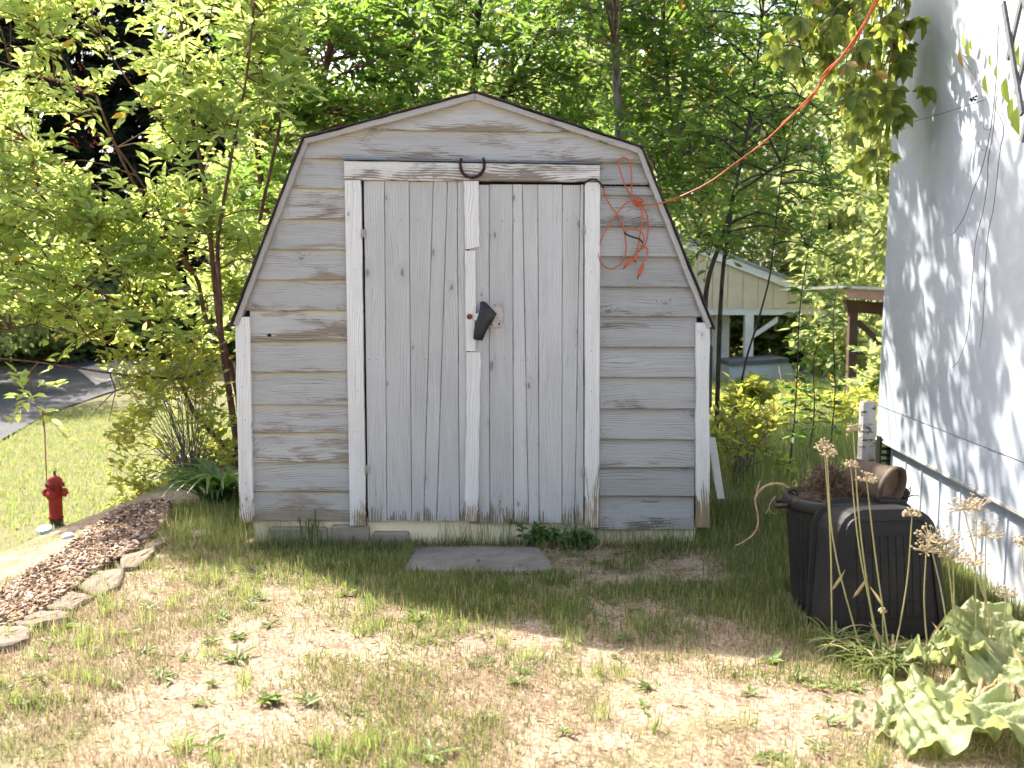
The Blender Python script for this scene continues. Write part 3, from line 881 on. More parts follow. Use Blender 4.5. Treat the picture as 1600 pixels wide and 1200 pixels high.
# ================================================================== BINS and what lies in them
M_bin = m_plain('black_plastic', (.010, .010, .010), .5, .3, 5, spec=.35, bump=.08, dirt=(.03, .026, .02), dirt_amt=.4)
M_bin2 = m_plain('black_plastic_dusty', (.011, .0102, .010), .58, .3, 5, spec=.28, bump=.08, dirt=(.034, .027, .022), dirt_amt=.45)
BC = np.array([1.345, -1.10, gzf(1.345, -1.1) - .005])
bin1 = thing('garbage_bin', 'round black ribbed bin filled with roots and dead plants', 'bin', BC)
m = MB()
fl = lambda t, h: 1 + (.012 * (1 if math.sin(t * 44) > 0 else -1) if .05 < h < .40 else 0)
m.lathe([(.155, 0), (.165, .006), (.172, .05), (.1725, .055), (.198, .39), (.198, .40), (.200, .43), (.196, .43), (.17, .08), (.0001, .07)], BC, 132, None, 0, fl)
m.build('body', M_bin, bin1)
m = MB(); m.lathe([(.197, .425), (.215, .428), (.219, .44), (.219, .470), (.213, .480), (.203, .480), (.198, .470), (.197, .43)], BC, 64)
m.build('rim', M_bin, bin1, True)
for sx in (-1, 1):
    m = MB(); R = .214
    m.tube(smooth([BC + np.array([sx * R, -.05, .445]), BC + np.array([sx * (R + .03), -.045, .44]), BC + np.array([sx * (R + .036), 0, .43]), BC + np.array([sx * (R + .03), .045, .44]), BC + np.array([sx * R, .05, .445])]), .009, 7)
    m.build('handle', M_bin, bin1, True)
# debris
M_root = m_plain('dry_roots', (.13, .085, .055), .95, .4, 30, bump=.8)
M_soil = m_plain('root_soil', (.06, .04, .028), .98, .45, 30, bump=1.0)
deb = thing('dead_plants', 'brown root balls and dead plants heaped in the round black bin', 'garden waste', BC + np.array([0, 0, .42]))
def lump(c, rx_, ry_, rz_, name, mat, parent, seed, amp=.25, n=20, m_=12):
    r = np.random.default_rng(seed); mb = MB(); rows = []
    ph = r.uniform(0, 6, 8)
    for j in range(m_ + 1):
        th = math.pi * j / m_; row = []
        for i in range(n):
            a = 2 * math.pi * i / n
            k = 1 + amp * (.5 * math.sin(3 * a + ph[0] + 2 * th) + .35 * math.sin(5 * a + ph[1] - 3 * th) + .3 * math.sin(7 * th + ph[2] + 2 * a)) * math.sin(th) + r.uniform(-.07, .07) * amp * 3 * math.sin(th)
            row.append(np.array([rx_ * k * math.sin(th) * math.cos(a), ry_ * k * math.sin(th) * math.sin(a), -rz_ * k * math.cos(th)]) + c)
        rows.append(row)
    mb.quadstrip(rows, True); return mb.build(name, mat, parent, True)
lump(BC + np.array([0, 0, .43]), .175, .175, .05, 'soil', M_soil, deb, 1)
lump(BC + np.array([-.03, .05, .49]), .065, .06, .10, 'root_ball', M_soil, deb, 2, .3)
lump(BC + np.array([-.11, -.02, .455]), .055, .055, .04, 'root_ball', M_soil, deb, 3, .3)
m = MB()
for i in range(700):
    a = rnd.uniform(0, 6.28); r0 = rnd.uniform(0, .17); p = BC + np.array([r0 * math.cos(a), r0 * math.sin(a), .45 + (.12 * math.exp(-((r0 * math.cos(a) + .03) ** 2 + (r0 * math.sin(a) - .05) ** 2) / .006))])
    P = [p]; d = np.array([rnd.gauss(0, 1), rnd.gauss(0, 1), rnd.uniform(-.1, .7)]); d /= np.linalg.norm(d)
    for k in range(4):
        d = d + np.array([rnd.gauss(0, .5), rnd.gauss(0, .5), rnd.gauss(-.1, .4)]); d /= np.linalg.norm(d); P.append(P[-1] + d * rnd.uniform(.012, .035))
    m.tube(P, (rnd.uniform(.0012, .003), .0008), 4, cap=False)
m.build('roots', M_root, deb)
for dx, h, ln in ((-.12, .16, .05), (-.10, .12, -.02), (-.05, .14, .03), (.02, .17, .04)):
    m = MB(); p = BC + np.array([dx, -.02, .45])
    m.tube(smooth([p, p + np.array([ln * .3, -.01, h * .5]), p + np.array([ln, -.02, h])]), (.0035, .0015), 5); m.build('dead_stem', M_root, deb)
# flower pot lying on the bin
pc = np.array([1.47, -1.16, .545])
ax = np.array([.62, -.75, -.20]); ax /= np.linalg.norm(ax)
up = np.array([0, 0, 1.0]); s_ = np.cross(up, ax); s_ /= np.linalg.norm(s_); u_ = np.cross(ax, s_)
RP = np.stack([s_, u_, ax], 1)
pot = thing('flower_pot', 'brown plastic flower pot lying on its side on the bin', 'flower pot', pc - np.array([0, 0, .07]))
M_pot = m_plain('brown_pot', (.085, .058, .038), .75, .35, 12, bump=.3, dirt=(.14, .10, .07), dirt_amt=.5)
m = MB(); m.lathe([(.0001, -.10), (.060, -.10), (.064, -.095), (.083, .07), (.083, .072), (.090, .073), (.091, .095), (.086, .096), (.080, .07), (.060, -.085), (.0001, -.085)], pc, 40, RP)
m.build('body', M_pot, pot, True)
for k in range(6):
    m = MB(); rr = .079 - .0185 * k / 6; zz = .06 - .02 * k
    m.lathe([(rr + .001, zz), (rr - .004, zz + .002), (rr - .004, zz + .005), (rr + .001, zz + .007)], pc, 32, RP); m.build('ridge', M_pot, pot)
# shrivelled dark plant by the skirting
sp_ = thing('withered_plant', 'small black shrivelled plant poking up behind the dusty bin', 'plant', onwall(1412, 786, .10))
M_blk = m_plain('withered', (.028, .02, .016), .9, .4, 30)
m = MB(); o = onwall(1412, 786, .10)
for q in range(9):
    P = [o]; d = np.array([rnd.gauss(0, .5), rnd.gauss(0, .5), 1.0])
    for k in range(5): d = d + np.array([rnd.gauss(0, .5), rnd.gauss(0, .5), rnd.gauss(0, .3)]); d /= np.linalg.norm(d); P.append(P[-1] + d * .022)
    m.tube(P, (.005, .0015), 5)
m.build('stem', M_blk, sp_)
lump(o + np.array([0, 0, .05]), .022, .02, .03, 'clump', M_blk, sp_, 9, .5)
# second bin: tapered rounded tub standing on end, ribbed floor towards us
b2 = np.array([1.425, -1.47, gzf(1.425, -1.5) - .005])
bin2 = thing('plastic_tub', 'dusty black rectangular tub standing on end, ribbed base facing out', 'tub', b2)
def rr_pts(w0, w1, h, r, y, z0=0.0, n=6):
    """rounded trapezoid in XZ: half widths w0 bottom, w1 top"""
    out = []
    for cx, cz, a0 in ((w0 - r * .5, z0 + r * .5, -90), (w1 - r, h - r, 0), (-(w1 - r), h - r, 90), (-(w0 - r * .5), z0 + r * .5, 180)):
        rr = r * (.5 if cz < h * .5 else 1)
        for k in range(n + 1):
            a = math.radians(a0 + 90 * k / n); out.append((cx + rr * math.cos(a), y, cz + rr * math.sin(a)))
    return out
tilt = math.radians(-7)
RT = np.array([[math.cos(.10), -math.sin(.10), 0], [math.sin(.10), math.cos(.10), 0], [0, 0, 1]]) @ np.array([[1, 0, 0], [0, math.cos(tilt), -math.sin(tilt)], [0, math.sin(tilt), math.cos(tilt)]])
def loft(sections, parent, name, mat, capf=True, smooth_=False):
    m = MB(); rows = [[RT @ np.array(p) + b2 for p in s] for s in sections]
    b = m.quadstrip(rows, True); n = len(rows[0])
    if capf: m.face([b + (len(rows) - 1) * n + k for k in range(n)])
    m.face([b + k for k in range(n - 1, -1, -1)])
    return m.build(name, mat, parent, smooth_)
loft([rr_pts(.250, .218, .515, .12, .17), rr_pts(.252, .220, .518, .12, .165), rr_pts(.252, .220, .518, .12, .145), rr_pts(.240, .208, .500, .115, .140)], bin2, 'rim', M_bin2)
loft([rr_pts(.238, .206, .500, .115, .139), rr_pts(.232, .198, .490, .11, -.02), rr_pts(.230, .196, .487, .105, -.035), rr_pts(.205, .172, .462, .06, -.045), rr_pts(.203, .170, .460, .06, -.052),
      rr_pts(.186, .156, .446, .05, -.055, .012), rr_pts(.184, .154, .444, .05, -.046, .014)], bin2, 'body', M_bin2)
for i in range(9):
    m = MB(); x = -.125 + i * .031
    m.box((0, 0, 0), (.012, .005, .315), 0, .002)
    m.v = [tuple(RT @ (np.array(v) + np.array([x, -.0465, .235])) + b2) for v in m.v]; m.build('rib', M_bin2, bin2)
for z in (.085, .145, .33, .39):
    m = MB(); m.box((0, 0, 0), (.27, .004, .006), 0, .0015)
    m.v = [tuple(RT @ (np.array(v) + np.array([0, -.0495, z])) + b2) for v in m.v]; m.build('rib', M_bin2, bin2)
m = MB(); m.box((0, 0, 0), (.11, .02, .03), 0, .006); m.v = [tuple(RT @ (np.array(v) + np.array([.09, .10, .497])) + b2) for v in m.v]; m.build('latch', M_bin2, bin2)
# curved dry branch sticking out of the round bin
br = thing('dry_branch', 'pale curved dry branch reaching out left from the round bin', 'branch', BC + np.array([-.2, 0, .45]))
def dpts(pl, Y): return [atY(x, y, Y) for x, y in pl]
M_stick = m_plain('dry_stick', (.30, .21, .12), .9, .3, 40, bump=.5)
m = MB(); m.tube(smooth(dpts([(1232, 762), (1218, 756), (1200, 758), (1186, 768), (1180, 782), (1184, 805), (1184, 822), (1176, 836), (1163, 846), (1149, 853)], -1.2)), (.0062, .0022), 6); m.build('main_stick', M_stick, br, True)
m = MB(); m.tube(smooth(dpts([(1183, 772), (1184, 762), (1189, 750)], -1.2)), (.004, .0015), 5)
m.tube(smooth(dpts([(1212, 775), (1204, 786), (1200, 798), (1196, 803)], -1.18)), (.003, .001), 5); m.tube(smooth(dpts([(1202, 795), (1208, 803), (1214, 802)], -1.18)), (.002, .001), 5)
m.tube(smooth(dpts([(1183, 826), (1187, 830), (1186, 834)], -1.2)), (.002, .001), 5); m.build('twig', M_stick, br, True)

# ================================================================== post, crate at the home's far corner
lg = np.array([2.235, 1.06]); gzl = gzf(*lg)
post = thing('birch_post', 'short white peeling log post at the far corner of the mobile home', 'post', (lg[0], lg[1], gzl))
def m_bark():
    k = NT('white_bark'); p = k.objco(); a = k.noise(k.vscale(p, (9, 9, 26)), 1.0, 5, .65); b = k.noise(p, 5, 3)
    c = k.mix(k.ramp(a, .52, .62), (.58, .55, .50), (.10, .085, .07)); c = k.mix(k.math('MULTIPLY', k.ramp(b, .5, .7), .5), c, (.30, .25, .2))
    k.bump(a, .5, .01); return k.fin(c, .9, 0, .2)
M_bark = m_bark()
m = MB(); m.lathe([(.062, -.1), (.058, .1), (.052, .35), (.049, .62), (.046, .64)], (lg[0], lg[1], gzl), 16, None, 0, lambda t, h: 1 + .05 * math.sin(3 * t + h * 4) + .03 * math.sin(7 * t)); m.build('log', M_bark, post)
m = MB(); m.lathe([(.046, .6405), (.03, .645), (.0001, .646)], (lg[0], lg[1], gzl), 16); m.build('cut_end', m_plain('cut_wood', (.28, .22, .16), .9, .3, 30), post)
cr = thing('black_crate', 'black slotted plastic crate edge tucked under the mobile home', 'crate', wp(.12, .1, .0))
a0 = wp(.10, 0, -.02)
for z in np.linspace(.06, .42, 11):
    m = MB(); m.box((a0[0], a0[1] - .02, z + gzl), (.055, .05, .014), 0, .002); m.build('slat', M_bin, cr)
for dx in (-.030, .030):
    m = MB(); m.box((a0[0] + dx, a0[1] - .02, .23 + gzl), (.010, .06, .46), 0, .002); m.build('upright', M_bin, cr)

# ================================================================== CARPORT and pergola, far right
CY = 20.0
M_fas = m_plain('white_fascia', (.86, .82, .80), .6, .1, 2)
M_gab = m_plain('cream_gable', (.78, .64, .48), .8, .1, 2)
M_cwall = m_plain('pale_wall', (.84, .79, .72), .8, .12, 2)
M_rooft = m_plain('grey_roof', (.30, .30, .32), .8, .2, 3)
A_ = lambda x, y, Y=CY: atY(x, y, Y)
cz = gzf(7, CY)
cpt = thing('carport', 'white open carport with low gable and cream gable boards', 'carport', (A_(1040, 500)[0], CY, cz))
pk, er, el_ = A_(1040, 366), A_(1345, 484), A_(735, 484)
def slabY(pts, y0, y1, mat, name, parent):
    m = MB(); n = len(pts); b = m.quadstrip([[(p[0], y, p[2]) for p in pts] for y in (y0, y1)], True)
    m.face([b + k for k in range(n - 1, -1, -1)]); m.face([b + n + k for k in range(n)]); return m.build(name, mat, parent)
up = np.array([0, 0, .20])
slabY([pk, er, er - up, pk - up], CY - .35, CY - .27, M_fas, 'fascia_board', cpt); slabY([el_, pk, pk - up, el_ - up], CY - .35, CY - .27, M_fas, 'fascia_board', cpt)
slabY([pk + up * .4, er + up * .4, er + up * .03, pk + up * .03], CY - .40, CY + 6, M_rooft, 'roof_slope', cpt); slabY([el_ + up * .4, pk + up * .4, pk + up * .03, el_ + up * .03], CY - .40, CY + 6, M_rooft, 'roof_slope', cpt)
zb_ = A_(1100, 482)[2]
gl = [np.array([el_[0], 0, el_[2] - .2]), np.array([pk[0], 0, pk[2] - .2]), np.array([er[0], 0, er[2] - .2])]
for k in range(26):        # gable boards
    x0 = gl[0][0] + (gl[2][0] - gl[0][0]) * k / 26; x1 = gl[0][0] + (gl[2][0] - gl[0][0]) * (k + 1) / 26 - .012
    f = lambda x: np.interp(x, [g[0] for g in gl], [g[2] for g in gl])
    if max(f(x0), f(x1)) < zb_ + .02: continue
    slabY([np.array([x0, 0, max(f(x0), zb_ + .01)]), np.array([x1, 0, max(f(x1), zb_ + .01)]), np.array([x1, 0, zb_]), np.array([x0, 0, zb_])], CY - .24, CY - .20, M_gab if k > 12 else M_cwall, 'gable_board', cpt)
slabY([A_(740, 480), A_(1342, 480), A_(1342, 492), A_(740, 492)], CY - .22 + .0, CY - .06, M_fas, 'beam', cpt)
for x in (1168, 1331, 1010, 860):
    a = A_(x, 492); m = MB(); m.box((a[0], CY - .12, (a[2] + cz - .4) / 2), (.22 if x != 1331 else .30, .22, a[2] - cz + .4), 0, .02); m.build('post', M_fas, cpt)
for x, s in ((1168, 1), (1331, -1)):
    a, b = A_(x + s * 8, 520), A_(x + s * 45, 494); m = MB(); d = np.array([0, 0, .12])
    slabY([a, b, b - d * .1 + np.array([s * .0, 0, -.14]), a - d], CY - .16, CY - .08, M_fas, 'brace', cpt)
for k in range(7):         # closed bay behind the shed corner
    x0 = A_(1060 + k * 12.5, 500)[0]; x1 = A_(1060 + (k + 1) * 12.5, 500)[0] - .012
    m = MB(); m.hexa([(x0, CY + .5, cz - .3), (x1, CY + .5, cz - .3), (x1, CY + .56, cz - .3), (x0, CY + .56, cz - .3), (x0, CY + .5, zb_), (x1, CY + .5, zb_), (x1, CY + .56, zb_), (x0, CY + .56, zb_)])
    m.build('wall_board', M_cwall, cpt)
# low pale trailer/box under the carport
tr = thing('utility_trailer', 'low pale grey covered trailer half hidden behind tall grass in the carport', 'trailer', (A_(1220, 640)[0], CY - 1.5, cz))
YT = CY - 1.6
P_ = [A_(1140, 572, YT), A_(1232, 566, YT), A_(1240, 578, YT), A_(1300, 590, YT), A_(1303, 650, YT), A_(1140, 650, YT)]
M_tr = m_plain('pale_panel', (.55, .56, .58), .55, .12, 2); M_tt = m_plain('grey_cover', (.13, .14, .16), .7, .2, 2)
slabY(P_, YT, YT + 1.5, M_tr, 'body', tr)
slabY([P_[0] + up * .0, P_[1], P_[1] + np.array([0, 0, .10]), P_[0] + np.array([0, 0, .10])], YT - .05, YT + 1.55, M_tt, 'cover', tr)
slabY([P_[2], P_[3], P_[3] + np.array([0, 0, .09]), P_[2] + np.array([0, 0, .09])], YT - .05, YT + 1.55, M_tt, 'cover', tr)
a, b = A_(1293, 588, YT - .1), A_(1284, 614, YT - .1)
m = MB(); m.tube([a, b], .035, 6); m.build('rail', M_fas, tr)
for x in (1165, 1275):
    a = A_(x, 645, YT); m = MB(); m.lathe([(.0001, -.08), (.18, -.08), (.30, -.07), (.30, .07), (.18, .08), (.0001, .08)], (a[0], YT - .12, a[2] - .05), 20, np.array([[1, 0, 0], [0, 0, 1], [0, -1, 0]], float)); m.build('wheel', M_rub, tr)
# brown pergola
PY = 11.0
M_br = m_plain('brown_timber', (.085, .050, .036), .85, .3, 4, bump=.3); M_pk = m_plain('faded_red_board', (.42, .27, .23), .8, .15, 3)
g = thing('brown_shelter', 'brown timber lean-to with braced post and pinkish roof edge', 'shelter', (A_(1335, 590, PY)[0], PY, gzf(5.5, PY)))
slabY([A_(1303, 452, PY), A_(1480, 462, PY), A_(1480, 480, PY), A_(1310, 466, PY)], PY - .5, PY - .45, M_pk, 'fascia_board', g)
slabY([A_(1296, 447, PY), A_(1480, 456, PY), A_(1480, 460, PY), A_(1298, 451, PY)], PY - .6, PY + 3, m_plain('tin_roof', (.55, .55, .55), .5, .2, 3), 'roof', g)
slabY([A_(1318, 468, PY), A_(1480, 482, PY), A_(1480, 500, PY), A_(1322, 487, PY)], PY - .1, PY + .05, M_br, 'beam', g)
for x in (1332, 1450):
    a, b = A_(x - 6, 486, PY), A_(x + 7, 486, PY); zz = gzf(a[0], PY) - .2
    m = MB(); m.box(((a[0] + b[0]) / 2, PY, (a[2] + zz) / 2), (b[0] - a[0], .13, a[2] - zz), 0, .01); m.build('post', M_br, g)
slabY([A_(1338, 505, PY), A_(1343, 500, PY), A_(1390, 543, PY), A_(1384, 549, PY)], PY - .05, PY + .04, M_br, 'brace', g)
slabY([A_(1340, 547, PY), A_(1450, 547, PY), A_(1450, 554, PY), A_(1340, 554, PY)], PY - .05, PY + .04, M_br, 'rail', g)

# ================================================================== hydrant and litter, lower left
HY = 8.9
hb = atY(88, 816, HY); hb[2] = gzf(hb[0], HY) - .02
kx = (816 - 727) / FPX * (HY - CAM[1]) / .84
M_red = m_plain('hydrant_red', (.30, .026, .022), .72, .25, 9, spec=.2, bump=.1, dirt=(.20, .05, .035), dirt_amt=.5)
M_redd = m_plain('hydrant_rust', (.075, .032, .025), .8, .35, 14)
hyd = thing('fire_hydrant', 'red fire hydrant with domed cap and thin red marker rod', 'hydrant', hb)
K = kx
def hl(prof, name, mat, c=(0, 0, 0), R=None, n=24, sm=True):
    m = MB(); m.lathe([(r * K, h * K) for r, h in prof], hb + np.array(c) * K, n, R); return m.build(name, mat, hyd, sm)
hl([(.115, -.05), (.115, .02), (.098, .03), (.093, .125)], 'base', M_redd)
hl([(.104, .125), (.108, .13), (.108, .148), (.097, .155), (.095, .40), (.103, .405), (.103, .425), (.098, .43), (.102, .60), (.108, .605)], 'barrel', M_red)
hl([(.112, .605), (.122, .61), (.122, .645), (.114, .65), (.106, .69), (.085, .735), (.055, .765), (.030, .775)], 'bonnet', M_red)
hl([(.020, .775), (.022, .78), (.018, .835), (.012, .84)], 'operating_nut', M_redd, n=6, sm=False)
RX = np.array([[0, 0, 1], [0, 1, 0], [-1, 0, 0]], float); RYm = np.array([[1, 0, 0], [0, 0, -1], [0, 1, 0]], float)
for s in (-1, 1):
    hl([(.058, .085), (.058, .12), (.066, .125), (.066, .16), (.045, .17), (.022, .172), (.02, .195), (.012, .198)], 'nozzle', M_red, (0, 0, .515), RX * s if s > 0 else RX @ np.diag([1, 1, -1.0]) , 14)
hl([(.062, .08), (.062, .12), (.072, .125), (.072, .16), (.03, .17), (.024, .195), (.01, .198)], 'nozzle', M_red, (0, 0, .50), RYm, 14)
for k in range(8):
    a = k * math.pi / 4 + .2; hl([(.012, .596), (.012, .657), (.006, .66)], 'bolt', M_redd, (.126 * math.cos(a), .126 * math.sin(a), 0), None, 6, False)
m = MB(); x0 = hb[0] - .112 * K; m.tube([(x0, HY - .02, hb[2] + .60 * K), (x0, HY - .02, hb[2] + 1.40 * K), (x0 - .01, HY - .02, hb[2] + 1.74 * K)], .008, 6); m.build('marker_rod', m_plain('rod_red', (.22, .03, .04), .6), hyd)
m = MB(); m.tube([(x0 - .007, HY - .02, hb[2] + 1.5 * K), (x0 - .01, HY - .02, hb[2] + 1.75 * K)], .014, 6); m.build('rod_tip', m_plain('rod_tip', (.30, .03, .06), .6), hyd)
def on_ground(px, py, lo=2.4, hi=60, lift=0.0):
    d = ray(px, py)
    for t in np.linspace(lo, hi, 6000):
        p = CAM + d * t
        if p[2] <= gzf(p[0], p[1]) + lift: return p
    return CAM + d * hi
lp = on_ground(70, 832); R_ = 12 / FPX * (lp[1] - CAM[1])
t_ = math.radians(14); RL = np.array([[1, 0, 0], [0, math.cos(t_), -math.sin(t_)], [0, math.sin(t_), math.cos(t_)]])
m = MB(); m.lathe([(R_ * .96, .0), (R_, .006), (R_, .05), (R_ * .95, .062), (R_ * .5, .068), (.0001, .07)], lp + np.array([0, 0, .01]), 28, RL)
props(m.build('round_lid', m_plain('pale_blue_lid', (.50, .58, .68), .45, .08, 4), None, False), 'pale blue round lid lying on the ground near the hydrant', 'lid')
lp = on_ground(106, 839); m = MB(); m.lathe([(.030, .0), (.034, .01), (.025, .018), (.0001, .02)], lp, 18, RL)
props(m.build('paper_scrap', m_plain('pale_scrap', (.55, .58, .60), .7, .1, 6)), 'small pale scrap lying between the mulch and round lid', 'litter')

# ================================================================== edging stones, mulch
M_st = m_plain('edging_stone', (.20, .15, .11), .95, .22, 7, bump=.6, dirt=(.15, .12, .085), dirt_amt=.7)
STN = [([(-40, 985), (5, 976), (50, 978), (46, 996), (20, 1006), (-30, 1014)], 'leftmost flat tan edging stone at the photo edge'),
       ([(22, 970), (62, 952), (109, 953), (108, 964), (52, 978), (24, 976)], 'flat tan edging stone second from the left edge'),
       ([(64, 950), (112, 922), (149, 931), (112, 952)], 'tan edging stone third from the left, dark joint behind'),
       ([(117, 918), (145, 890), (196, 887), (188, 914), (152, 931)], 'broad tan edging stone in the middle of the row'),
       ([(186, 868), (246, 853), (234, 871), (214, 885), (190, 887)], 'tan edging stone fifth from the left beside mulch'),
       ([(222, 849), (262, 836), (270, 841), (248, 853), (226, 858)], 'small tan edging stone half sunk in dry grass'),
       ([(298, 828), (324, 826), (326, 836), (300, 840)], 'small flat rock alone in dry grass near the shed')]
for pts, lab in STN:
    P = np.array([atZ(x, y, .02) for x, y in pts]); c = P.mean(0)
    Q = []
    for i in range(len(P)):                                     # denser, rough outline
        for q in (0, .33, .66):
            p = P[i] + (P[(i + 1) % len(P)] - P[i]) * q; Q.append(p + (c - p) * rnd.uniform(-.02, .05))
    m = MB(); n = len(Q); rows = [[p + (p - c) * .02 + np.array([0, 0, -.12]) for p in Q], [p + np.array([0, 0, -.015 + rnd.uniform(-.004, .004)]) for p in Q]]
    for e, dz in ((.96, -.003), (.85, .002), (.55, .004), (.2, .005)): rows.append([c + (p - c) * e + np.array([0, 0, dz + rnd.uniform(-.004, .004)]) for p in Q])
    b = m.quadstrip(rows, True); m.face([b + 5 * n + k for k in range(n)])
    props(m.build('edging_stone', M_st, None, False), lab, 'stone', 'edging stones along the mulch bed')

def inpoly(x, y, poly):
    r = np.zeros(len(x), bool); n = len(poly)
    for i in range(n):
        x0, y0 = poly[i]; x1, y1 = poly[(i + 1) % n]
        r ^= ((y0 > y) != (y1 > y)) & (x < (x1 - x0) * (y - y0) / (y1 - y0 + 1e-12) + x0)
    return r
MPX = [(-60, 985), (0, 928), (40, 900), (95, 862), (140, 830), (185, 796), (222, 784), (262, 784), (266, 803), (225, 850), (190, 868), (150, 890), (112, 922), (64, 952), (22, 972), (-60, 1000)]
MP = [atZ(x, y, .02)[:2] for x, y in MPX]
def mulch():
    lo, hi = np.min(MP, 0), np.max(MP, 0)
    q = rng.uniform(lo, hi, (26000, 2)); q = q[inpoly(q[:, 0], q[:, 1], MP)][:9000]; n = len(q)
    z = gz(q[:, 0], q[:, 1]) + .01 + .025 * vnoise(q[:, 0], q[:, 1], 3.5, 8) * rng.random(n)
    t = np.array([[-.5, -.5, 0], [.5, -.4, 0], [.45, .5, 0], [-.45, .45, 0], [-.45, -.4, 1], [.42, -.45, 1], [.5, .4, 1], [-.5, .5, 1]])
    L = rng.uniform(.018, .06, n); W = rng.uniform(.008, .022, n); H = rng.uniform(.003, .007, n)
    a = rng.uniform(0, 6.28, n); b = rng.normal(0, .35, n); c = rng.normal(0, .35, n)
    D = np.stack([np.cos(a) * np.cos(b), np.sin(a) * np.cos(b), np.sin(b)], -1); U = np.stack([rng.normal(0, .3, n), rng.normal(0, .3, n), np.ones(n)], -1)
    S = unit(np.cross(U, D)); N = np.cross(D, S)
    V = np.c_[q, z][:, None] + t[None, :, 0:1] * (L[:, None, None] * D[:, None]) + t[None, :, 1:2] * (W[:, None, None] * S[:, None]) + t[None, :, 2:3] * (H[:, None, None] * N[:, None])
    f = np.array([(3, 2, 1, 0), (4, 5, 6, 7), (0, 1, 5, 4), (1, 2, 6, 5), (2, 3, 7, 6), (3, 0, 4, 7)])
    F = (np.arange(n)[:, None, None] * 8 + f[None]).reshape(-1, 4)
    k = NT('bark_chips'); r = k.island(); col = k.mix(r, (.11, .062, .036), (.35, .24, .16)); col = k.mix(k.math('GREATER_THAN', k.math('FRACT', k.math('MULTIPLY', r, 17.3)), .86), col, (.46, .38, .31))
    o = np_mesh('mulch', V.reshape(-1, 3), F, k.fin(col, .9, 0, .15)); props(o, 'brown bark chip mulch in the bed behind the edging stones', 'mulch', kind='stuff')
mulch()

# ================================================================== VEGETATION
def m_stem(name, c1, c2, sc=30):
    k = NT(name); p = k.pos(); a = k.noise(k.vscale(p, (1, 1, .25)), sc, 5, .6); b = k.noise(p, 3, 2)
    c = k.mix(k.ramp(a, .35, .65), c1, c2); c = k.mix(k.math('MULTIPLY', k.ramp(b, .5, .7), .4), c, tuple(x * .6 for x in c1))
    k.bump(a, .6, .01); return k.fin(c, .85, 0, .2)
M_redstem = m_stem('red_brown_bark', (.105, .048, .032), (.20, .105, .070))
M_grstem = m_stem('grey_bark', (.09, .078, .062), (.24, .215, .18))
M_dkstem = m_stem('dark_bark', (.035, .028, .022), (.085, .068, .052))
L_shrub = m_leaf('shrub_leaf', (.105, .180, .048), (.255, .340, .125), (.62, .78, .23), .52, .32, .6, (.55, .36, .05), .012)
L_tree = m_leaf('tree_leaf', (.040, .098, .024), (.090, .172, .042), (.27, .46, .075), .46, .42, .4, (.45, .30, .05), .02)
L_tree2 = m_leaf('light_tree_leaf', (.050, .110, .022), (.120, .185, .045), (.33, .46, .07), .48, .45, .35)
L_far = m_leaf('far_leaf', (.095, .145, .045), (.205, .250, .105), (.50, .60, .22), .48, .55, .25)
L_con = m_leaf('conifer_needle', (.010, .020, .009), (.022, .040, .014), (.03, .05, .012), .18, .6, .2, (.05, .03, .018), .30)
L_creep = m_leaf('creeper_leaf', (.045, .095, .022), (.110, .150, .034), (.46, .56, .10), .50, .45, .35, (.40, .26, .07), .06)
L_low = m_leaf('low_plant_leaf', (.090, .150, .028), (.190, .245, .055), (.60, .66, .12), .48, .45, .35, (.55, .42, .07), .06)
L_lily = m_leaf('strap_leaf', (.040, .100, .022), (.075, .150, .035), (.16, .30, .05), .35, .35, .5)

